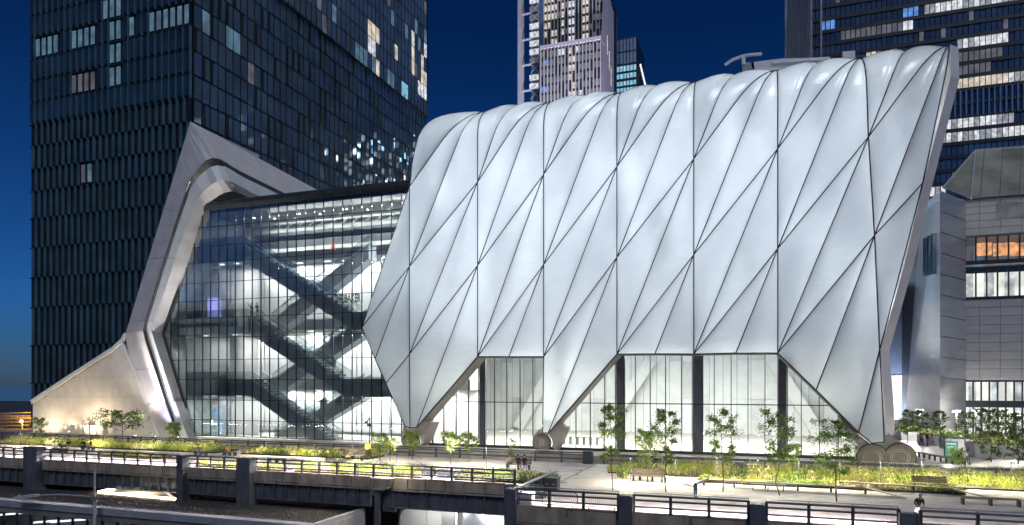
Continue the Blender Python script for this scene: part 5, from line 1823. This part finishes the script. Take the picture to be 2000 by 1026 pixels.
for a in ((1475, 936, 1.4, 1.3, YL_, 'bright pale shrub right of the middle hall column'), (1735, 945, 1.6, 1.3, YL_, 'pale feathery shrub beneath the twin shell wheels'), (1660, 940, 1.6, 1.1, YL_, 'pale feathery shrub left of the twin shell wheels'),
          (1800, 940, 1.3, 1.2, [M['leaf_y'], M['leaf_g']], 'round yellow-green shrub right of the twin shell wheels'), (1215, 935, 1.5, .9, [M['leaf_g'], M['leaf_y']], 'leafy shrub at the left end of the right bed'),
          (365, 872, 1.5, 1.1, YL_, 'pale shrub by the portal foot'), (45, 868, 1.6, 1.0, YL_, 'pale shrub at the far left of the bed'), (95, 868, 1.5, 1.0, YL_, 'pale shrub under the left end of the wall'), (212, 868, 1.5, 1.1, YL_, 'pale shrub left of the flat-topped tree'),
          (415, 876, 1.3, .9, [M['leaf_p'], M['leaf_y']], 'straw-coloured shrub right of the portal foot'), (530, 886, 1.6, .9, [M['leaf_d'], M['leaf_g']], 'dark green shrub below the escalators'), (590, 890, 1.4, .8, YL_, 'pale shrub in the middle of the escalator bed')):
    shrub(*a)
# low garden lamps among the plants
NTH = ['first', 'second', 'third', 'fourth', 'fifth', 'sixth', 'seventh', 'eighth', 'ninth', 'tenth', 'eleventh', 'twelfth', 'thirteenth', 'fourteenth']
def garden_lamp(px, py, power=45, col=(1, .92, .62), where=''):
    p = PZ(px, py, ZD)
    e = empty('garden_lamp', p, 'slim dark garden lamp, ' + where, 'lamp', 'garden lamps in the beds')
    G().tube(p, p + Vector((0, 0, 2.0)), .022, n=6).obj('stake', M['bin'], e)
    G().bar(p + Vector((0, 0, 2.0)), p + Vector((0, -.6, 1.98)), .12, .05).obj('lamp_head', M['bin'], e)
    area_light('garden_light', p + Vector((0, -.5, 1.9)), .25, power * 5.5, col, (0, .15, -1))
for i, (px, py) in enumerate(((1232, 945), (1320, 940), (1400, 945), (1480, 942), (1560, 945), (1640, 950), (1720, 950), (1800, 948), (1890, 952), (1975, 955))):
    garden_lamp(px, py, 75, where=NTH[i] + ' from the left in the right flower bed')
for i, (px, py) in enumerate(((40, 872), (100, 872), (200, 874), (300, 876), (390, 880), (520, 888), (600, 893), (690, 897))):
    garden_lamp(px, py, 70, where=NTH[i] + ' from the left in the beds below the glass building')
for i, (px, py) in enumerate(((620, 925), (700, 928), (775, 934), (880, 910), (950, 915))):
    garden_lamp(px, py, 40, where=NTH[i] + ' from the left in the bed behind the middle railing')

# ================================================================== PLAZA THINGS AT RIGHT
def planter(px, py, w, h, label, hedge='leaf_g'):
    p = PZ(px, py, ZP)
    e = empty('planter', p, label, 'planter', 'white planters on the plaza')
    x0, x1, y0, y1 = p.x - w / 2, p.x + w / 2, p.y, p.y + 3.2
    G().prism([(x0, y0, ZP), (x1, y0, ZP), (x1 + .12, y0 - .12, ZP + h), (x0 - .12, y0 - .12, ZP + h)], (0, y1 - y0, 0)).obj('box', M['planter'], e)
    G().box(x0, x1, y0, y1, ZP + h, ZP + h + .03).obj('soil', M['soil'], e)
    r = random.Random(int(px))
    vs, fs, mi = [], [], []
    for _ in range(1100):
        leafquad(vs, fs, mi, Vector((r.uniform(x0, x1), r.uniform(y0, y1), ZP + h + abs(r.gauss(.25, .22)))), r.uniform(.07, .13), 0 if r.random() < .6 else 1, r, .5)
    multi('hedge', vs, fs, mi, [M[hedge], M['leaf_d']], e)
for a in ((1757, 857, 3.6, 1.0, 'white planter nearest the shell leg'), (1788, 862, 3.0, 1.1, 'second white planter from the shell leg'), (1846, 871, 4.4, 1.1, 'long white planter behind the green sign'),
          (1893, 880, 4.2, 1.2, 'white planter right of the green sign'), (1965, 896, 5.0, 1.3, 'rightmost white planter with yellow-green hedge', 'leaf_y')):
    planter(*a)
for px, base, top, lab in ((1772, 862, 806, 'slim dark tree nearest the recessed wall'), (1800, 862, 804, 'dark tree left of the lamp post'), (1835, 862, 806, 'dark tree just left of the black lamp post'), (1885, 868, 810, 'dark tree right of the black lamp post'),
                           (1918, 875, 802, 'dark tree before the lit shop front'), (1950, 880, 806, 'dark tree before the right shop windows'), (1985, 885, 812, 'dark tree at the right end of the planters')):
    p, h = tp(px, base, top, ZP + .8)
    p.z = ZP + .6
    tree('dark', p, h + .4, lab, 'trees in the plaza planters', 1.0)
def lamp_post(px, base, top, label):
    p = PZ(px, base, ZP)
    dpt = -p.x * ST + p.y * CT
    h = (base - top) * dpt / FPX
    e = empty('lamp_post', p, label, 'lamp post', 'lamp posts on the plaza')
    G().tube(p, p + Vector((0, 0, h)), .09, .07, n=8).obj('pole', M['mull'], e)
    for k in (-1, 1):
        piece('lamp_head', M['mull'], p + Vector((k * .28, 0, h - .15)), (.36, .16, .22), e)
        piece('lens', M['lamp_w'], p + Vector((k * .28, 0, h - .28)), (.28, .12, .03), e)
    point_light('lamp_post_light', p + Vector((0, -.4, h - .6)), 2600, (1, .96, .9), .15)
lamp_post(1868, 868, 800, 'black lamp post in the middle of the plaza')
lamp_post(1796, 862, 798, 'black lamp post left among the plaza trees')
lamp_post(1984, 892, 806, 'black lamp post at the right edge of the plaza')
lamp_post(1906, 862, 798, 'black lamp post before the lit shop front')
# long plaza bench on many legs
pbn = [PZ(1793, 893, ZP), PZ(1889, 913, ZP)]
e = empty('plaza_bench', pbn[0].lerp(pbn[1], .5), 'long slim bench on many legs crossing the plaza', 'bench')
up_ = Vector((0, 0, .5))
G().bar(pbn[0] + up_, pbn[1] + up_, .5, .09).obj('seat', M['wood'], e)
for i in range(9):
    q = pbn[0].lerp(pbn[1], (i + .2) / 8.6)
    piece('leg', M['mull'], q + Vector((0, 0, .23)), (.08, .4, .44), e)
# green information screen
p = PZ(1857, 896, ZP)
e = empty('information_screen', p, 'upright green lit information screen on the plaza', 'sign')
piece('frame', M['mull'], p + Vector((0, 0, .85)), (1.12, .2, 1.55), e)
piece('display', M['green_s'], p + Vector((0, -.12, .9)), (.98, .03, 1.36), e)
piece('header_bar', M['screenb'], p + Vector((0, -.145, 1.42)), (.8, .02, .09), e)
for k in range(4):
    piece('text_line', M['win_w'], p + Vector((-.1, -.145, 1.18 - k * .12)), (.6 - .1 * k, .02, .035), e)

# ================================================================== PARK FURNITURE
def bench(px, py, w, label, ang=0.0, back=True):
    p = PZ(px, py, ZD)
    e = empty('park_bench', p, label, 'bench', 'benches on the elevated park')
    for k in range(4):
        piece('seat_slat', M['wood'], p + Vector((0, -.18 + k * .13, .45)), (w, .11, .045), e)
    if back:
        for k in range(4):
            piece('back_slat', M['wood'], p + Vector((0, .30 + k * .03, .56 + k * .12)), (w, .04, .10), e)
    for s in (-1, 0, 1):
        piece('leg', M['bin'], p + Vector((s * w * .44, .02, .215)), (.06, .5, .43), e)
        if back: piece('back_post', M['bin'], p + Vector((s * w * .44, .37, .66)), (.05, .05, .75), e)
    e.rotation_euler = (0, 0, ang)
    return p
bench(1817, 957, 2.3, 'slatted wooden bench facing away at the right of the walk')
pB = bench(1012, 917, 2.4, 'wooden bench with three seated people near the parapet step')
bench(688, 899, 2.6, 'wooden bench beside the pale escalator bed')
bench(540, 904, 2.0, 'wooden bench right of the two close columns', back=False)
bench(1265, 941, 2.6, 'wooden bench in front of the bright sapling')
bench(1500, 958, 2.4, 'pale backless bench among the airy trees', back=False)
# long peel-up timber benches whose ends rise out of the paving
def peel(px0, py0, px1, py1, label, tail=2.4):
    a, b = PZ(px0, py0, ZD), PZ(px1, py1, ZD)
    e = empty('peel_up_bench', a.lerp(b, .5), label, 'bench', 'long peel-up benches')
    z = Vector((0, 0, .46))
    d = (b - a).normalized()
    for k in range(4):
        o = Vector((0, -.24 + k * .16, 0))
        G().bar(a + o + z, b + o + z, .14, .07).obj('seat_plank', M['wood'], e)
        G().bar(b + o + z, b + o + d * tail + Vector((0, -.9, .02)), .14, .07).obj('peel_plank', M['deck2'], e)
    n = max(2, int((b - a).length / 2.2))
    for i in range(n + 1):
        piece('leg', M['bin'], a.lerp(b, i / n) + Vector((0, 0, .21)), (.12, .5, .41), e)
peel(1375, 948, 1690, 965, 'long low timber bench along the front of the right bed')
peel(1640, 952, 1860, 967, 'timber bench running under the slatted wooden bench')
peel(1250, 938, 1300, 942, 'short timber bench by the left tall tree')
peel(1880, 985, 1990, 990, 'timber lounger plank near the right edge')
peel(640, 904, 690, 908, 'short timber bench in the middle of the left walk', 1.6)
# dark planter boxes behind the middle railing
for px, py, w in ((836, 931, 1.1), (879, 934, 2.1)):
    p = PZ(px, py, ZD)
    e = empty('storage_box', p, 'short dark box behind the middle railing' if w < 1.5 else 'long dark box behind the middle railing', 'box')
    piece('body', M['bin'], p + Vector((0, 0, .33)), (w, .5, .6), e)
    piece('lid', M['bin'], p + Vector((0, 0, .66)), (w + .06, .56, .05), e)
    for s in (-1, 1): piece('foot', M['mull'], p + Vector((s * w * .42, 0, .02)), (.1, .45, .04), e)
# crowd barriers
def barrier(px, py, w, label):
    p = PZ(px, py, ZD)
    e = empty('crowd_barrier', p, label, 'barrier', 'crowd barriers by the near railing')
    h = 1.05
    fr = [p + Vector((-w / 2, 0, .2)), p + Vector((-w / 2, 0, h - .15)), p + Vector((-w / 2 + .15, 0, h)), p + Vector((w / 2 - .15, 0, h)), p + Vector((w / 2, 0, h - .15)), p + Vector((w / 2, 0, .2)), p + Vector((-w / 2, 0, .2))]
    G().path(fr, .028, 6).obj('frame_tube', M['mull'], e)
    for i in range(17):
        x = -w / 2 + .1 + (w - .2) * i / 16
        G().tube(p + Vector((x, 0, .22)), p + Vector((x, 0, h - .02)), .013, n=5).obj('bar', M['handrail'], e)
    for s in (-1, 1):
        piece('foot', M['mull'], p + Vector((s * w * .35, 0, .05)), (.06, .55, .05), e)
        piece('foot_post', M['mull'], p + Vector((s * w * .35, 0, .13)), (.04, .04, .16), e)
barrier(1093, 993, 2.3, 'left steel crowd barrier behind the near railing')
barrier(1175, 997, 2.3, 'right steel crowd barrier behind the near railing')
def case(px, py, s, mat, label):
    p = PZ(px, py, ZD)
    e = empty('equipment_case', p, label, 'case')
    piece('body', mat, p + Vector((0, 0, s[2] * .42)), (s[0], s[1], s[2] * .8), e)
    piece('lid', mat, p + Vector((0, 0, s[2] * .9)), (s[0] + .05, s[1] + .05, s[2] * .16), e)
    for k in (-1, 1): piece('handle', M['handrail'], p + Vector((k * s[0] * .25, -s[1] / 2 - .03, s[2] * .5)), (.2, .03, .05), e)
case(1078, 957, (1.0, .9, .95), M['bin'], 'dark equipment case by the step in the parapet')
case(1030, 984, (.8, .7, .75), M['alu2'], 'shiny grey equipment case beside the link parapet')
case(1042, 972, (1.6, 1.0, .5), M['bin'], 'low dark case behind the crowd barriers')
# dark bins in the right bed
for px, py, lab in ((1443, 925, 'dark slatted bin in the right bed beneath the hall glass'), (1285, 915, 'small dark bin behind the left tall tree')):
    p = PZ(px, py, ZD)
    e = empty('litter_bin', p, lab, 'bin')
    piece('body', M['bin'], p + Vector((0, 0, .5)), (.75, .6, .95), e)
    piece('lid', M['bin'], p + Vector((0, 0, 1.0)), (.82, .66, .06), e)
# sign post with yellow plate left of the shell wheel
p = PZ(722, 895, ZD)
dpt = -p.x * ST + p.y * CT
e = empty('sign_post', p, 'slim sign post with camera arm and yellow plate', 'sign post')
hh = (895 - 815) * dpt / FPX
G().tube(p, p + Vector((0, 0, hh)), .06, .045, n=8).obj('pole', M['mull'], e)
G().bar(p + Vector((0, 0, hh - .05)), p + Vector((-.35, 0, hh - .5)), .08, .08).obj('camera_arm', M['mull'], e)
piece('camera', M['bin'], p + Vector((-.38, -.05, hh - .55)), (.2, .35, .18), e)
piece('plate', M['mull'], p + Vector((0, -.08, hh - .85)), (.55, .03, .25), e)
piece('yellow_plate', M['yellow'], p + Vector((-.15, -.1, (895 - 872) * dpt / FPX)), (.62, .03, .55), e)

# ================================================================== PEOPLE
def clothes(name, c): return pbr('cloth_' + name, c, .8, 0, .2, 6)
CL = {'black': clothes('black', (.012, .012, .014)), 'navy': clothes('navy', (.03, .05, .12)), 'white': clothes('white', (.7, .69, .66)), 'red': clothes('red', (.30, .05, .04)), 'grey': clothes('grey', (.18, .18, .19)),
      'tan': clothes('tan', (.38, .28, .18)), 'denim': clothes('denim', (.06, .09, .16)), 'orange': clothes('orange', (.75, .33, .04)), 'hair': clothes('hair', (.02, .015, .012)), 'cap': clothes('cap', (.45, .43, .42))}
def person(loc, ang, pose, shirt, trousers, label, hair='hair', scale=1.0, group=None):
    V = Vector
    vs, rad, ed, lab = [], [], [], []
    def nd_(p, r, l, par=None):
        vs.append(V(p)); rad.append(r); lab.append(l)
        if par is not None: ed.append((par, len(vs) - 1))
        return len(vs) - 1
    sit = pose in ('sit', 'sit_lean')
    pz = .52 if sit else .94
    lean = {'sit_lean': .28, 'bend': .85, 'work': .22}.get(pose, .02)
    S = lambda t: V((0, -lean * t, pz + .60 * t * math.cos(lean)))
    pel = nd_((0, 0, pz), .125, 't')
    sp = nd_(S(.38), .115, 's', pel)
    ch = nd_(S(.78), .135, 's', sp)
    nk = nd_(S(1.0) + V((0, -.01, 0)), .055, 'k', ch)
    hb = nd_(S(1.10) + V((0, -.03, .0)), .07, 'k', nk)
    hm = nd_(S(1.22) + V((0, -.045, .02)), .098, 'k', hb)
    nd_(S(1.33) + V((0, -.03, .03)), .08, 'h', hm)
    nd_(S(1.20) + V((0, -.155, .01)), .018, 'k', hm)
    for s in (-1, 1):
        sh = nd_(S(.88) + V((s * .18, 0, 0)), .062, 's', ch)
        if pose == 'raise' and s < 0:
            el = nd_(S(.95) + V((s * .36, -.05, .16)), .045, 's', sh); wr = nd_(S(1.35) + V((s * .40, -.10, .08)), .03, 'k', el); hd = V((0, -.02, .08))
        elif sit or pose in ('work', 'bend'):
            el = nd_(S(.45) + V((s * .25, -.06, .02)), .045, 's', sh); wr = nd_(S(.30) + V((s * .14, -.30, .02)), .03, 'k', el); hd = V((-s * .02, -.08, -.01))
        else:
            el = nd_(S(.42) + V((s * .23, .03, 0)), .045, 's', sh); wr = nd_(S(0) + V((s * .24, -.06, .0)), .03, 'k', el); hd = V((0, -.02, -.08))
        pm = nd_(vs[wr] + hd * .9, .034, 'k', wr)
        sd = V((1, 0, 0)) if abs(hd.x) < .05 else V((0, 1, 0))
        for q, (o, L) in enumerate(((-.03, .075), (-.01, .085), (.01, .08), (.03, .06))):
            a = nd_(vs[pm] + sd * o + hd.normalized() * .035, .0095, 'k', pm)
            nd_(vs[a] + hd.normalized() * L * .8 + V((0, -.02, 0)), .008, 'k', a)
        a = nd_(vs[pm] + V((-s * .035, -.025, 0)), .011, 'k', pm)
        nd_(vs[a] + hd.normalized() * .04 + V((-s * .015, -.015, 0)), .009, 'k', a)
        hp = nd_((s * .09, 0, pz - .03), .095, 't', pel)
        if sit:
            kn = nd_((s * .11, -.44, pz + .0), .062, 't', hp); an = nd_((s * .11, -.42, .10), .042, 't', kn)
        else:
            dy = s * .10 if pose == 'walk' else 0
            kn = nd_((s * .10, -.03 + dy, .50), .062, 't', hp); an = nd_((s * .10, .02 + dy * 1.8, .10), .042, 't', kn)
        nd_(vs[an] + V((s * .015, -.16, -.055)), .038, 'h', an)
    me = D.meshes.new('body')
    me.from_pydata([tuple(v) for v in vs], ed, [])
    o = D.objects.new('body', me)
    COL.objects.link(o)
    sk_ = o.modifiers.new('skin', 'SKIN')
    sk_.use_smooth_shade = True
    for i, d in enumerate(me.skin_vertices[0].data):
        d.radius = (rad[i], rad[i])
        d.use_root = (i == 0)
    ss = o.modifiers.new('sub', 'SUBSURF'); ss.levels = 1; ss.render_levels = 1
    dg = bpy.context.evaluated_depsgraph_get()
    bm_ = D.meshes.new_from_object(o.evaluated_get(dg))
    D.objects.remove(o)
    bm_.materials.clear()
    mats = {'s': 0, 't': 1, 'k': 2, 'h': 3}
    for m in (CL[shirt], CL[trousers], M['skin'], CL['hair']): bm_.materials.append(m)
    mi = []
    for f in bm_.polygons:
        c = f.center
        i = min(range(len(vs)), key=lambda k: (vs[k] - c).length_squared / (rad[k] + .03))
        mi.append(mats[lab[i]])
    bm_.polygons.foreach_set('material_index', mi)
    e = empty('person', loc, label, 'person', group)
    e.rotation_euler = (0, 0, ang)
    e.scale = (scale,) * 3
    b = D.objects.new('body', bm_); COL.objects.link(b); b.parent = e
    hc = S(1.27) + V((0, -.02, .035))
    bs = bmesh.new(); bmesh.ops.create_icosphere(bs, subdivisions=2, radius=.108)
    hv = [v.co.copy() for v in bs.verts]; hf = [tuple(v.index for v in f.verts) for f in bs.faces]; bs.free()
    hv2 = []
    for v in hv:
        w = V((v.x * .95, v.y * 1.05, v.z))
        if w.z < -.03 and w.y < .02: w = w * .75
        hv2.append(hc + w)
    hm_ = mesh('hair', hv2, hf, CL[hair], True)
    h = D.objects.new('hair', hm_); COL.objects.link(h); h.parent = e
    return e
def at_z(px, py, z=ZD): return PZ(px, py, z)
PI = math.pi
person(at_z(110, 884), .3, 'sit_lean', 'white', 'denim', 'seated person in white at the far left of the walk', group='people on the elevated park')
person(at_z(121, 884), -.2, 'sit_lean', 'navy', 'denim', 'seated person in navy beside the one in white', group='people on the elevated park')
person(at_z(135, 880), .6, 'sit_lean', 'black', 'tan', 'reclining person in black right of the seated pair', group='people on the elevated park')
person(at_z(166, 880), .2, 'sit_lean', 'black', 'black', 'seated person in black left of the flat-topped tree', group='people on the elevated park')
person(at_z(178, 880), -.5, 'sit', 'black', 'grey', 'second seated person in black left of the flat-topped tree', group='people on the elevated park')
bench(117, 884, 2.0, 'low wooden bench under the seated pair at far left', back=False)
bench(172, 880, 1.8, 'low wooden bench under the two people in black', back=False)
person(at_z(390, 892), .5, 'sit_lean', 'grey', 'denim', 'seated person in grey left of the two close columns', group='people on the elevated park')
bench(392, 890, 1.6, 'low bench under the person in grey', back=False)
person(at_z(447, 893), .3, 'sit_lean', 'orange', 'denim', 'seated person in an orange top behind the short railing', group='people on the elevated park')
bench(448, 891, 1.6, 'low bench under the person in the orange top', back=False)
for k, (dx, c, l) in enumerate(((-.75, 'tan', 'left of the three people on the bench, in tan'), (.0, 'black', 'middle of the three people on the bench, in black'), (.62, 'black', 'right of the three people on the bench, in black'))):
    person(pB + Vector((dx, -.05, 0)), 0.15 * (k - 1) + (PI if k else 0), 'sit', c, 'denim', l, group='people on the elevated park')
person(at_z(1358, 972), 1.0, 'bend', 'white', 'navy', 'person in a white hooded top bending over on the walk', hair='cap', group='people on the elevated park')
person(at_z(1792, 1027), .3, 'work', 'black', 'white', 'person in a black shirt and pale cap behind the near railing', hair='cap', scale=1.03, group='people on the elevated park')
for px, py, c, t, l in ((1800, 871, 'red', 'black', 'left of the walking group on the plaza, in red'), (1811, 873, 'black', 'denim', 'middle of the walking group on the plaza, in black'), (1822, 871, 'red', 'grey', 'third of the walking group on the plaza, in dark red'), (1834, 868, 'white', 'tan', 'person in white right of the walking group')):
    person(PZ(px, py, ZP), rv.uniform(-1, 1), 'walk', c, t, l, group='people on the plaza')
person(PZ(1741, 855, ZP), .4, 'walk', 'grey', 'black', 'small distant person before the lit lobby', group='people on the plaza')
for px, py, c, l in ((1870, 905, 'black', 'seated person in black beside the green screen'), (1882, 907, 'white', 'seated person in white beside the green screen')):
    person(PZ(px, py, ZP), .8, 'sit_lean', c, 'denim', l, group='people on the plaza')
for px, ps, l in ((491, 'raise', 'dark figure with a raised arm on the upper landing behind the glass'), (503, 'work', 'second dark figure leaning on the upper landing behind the glass')):
    q = P(px, 619, YC + 1.6)
    person((q.x, YC + 1.6, LV[2] + .0), .3, ps, 'black', 'black', l, group='people behind the glass')
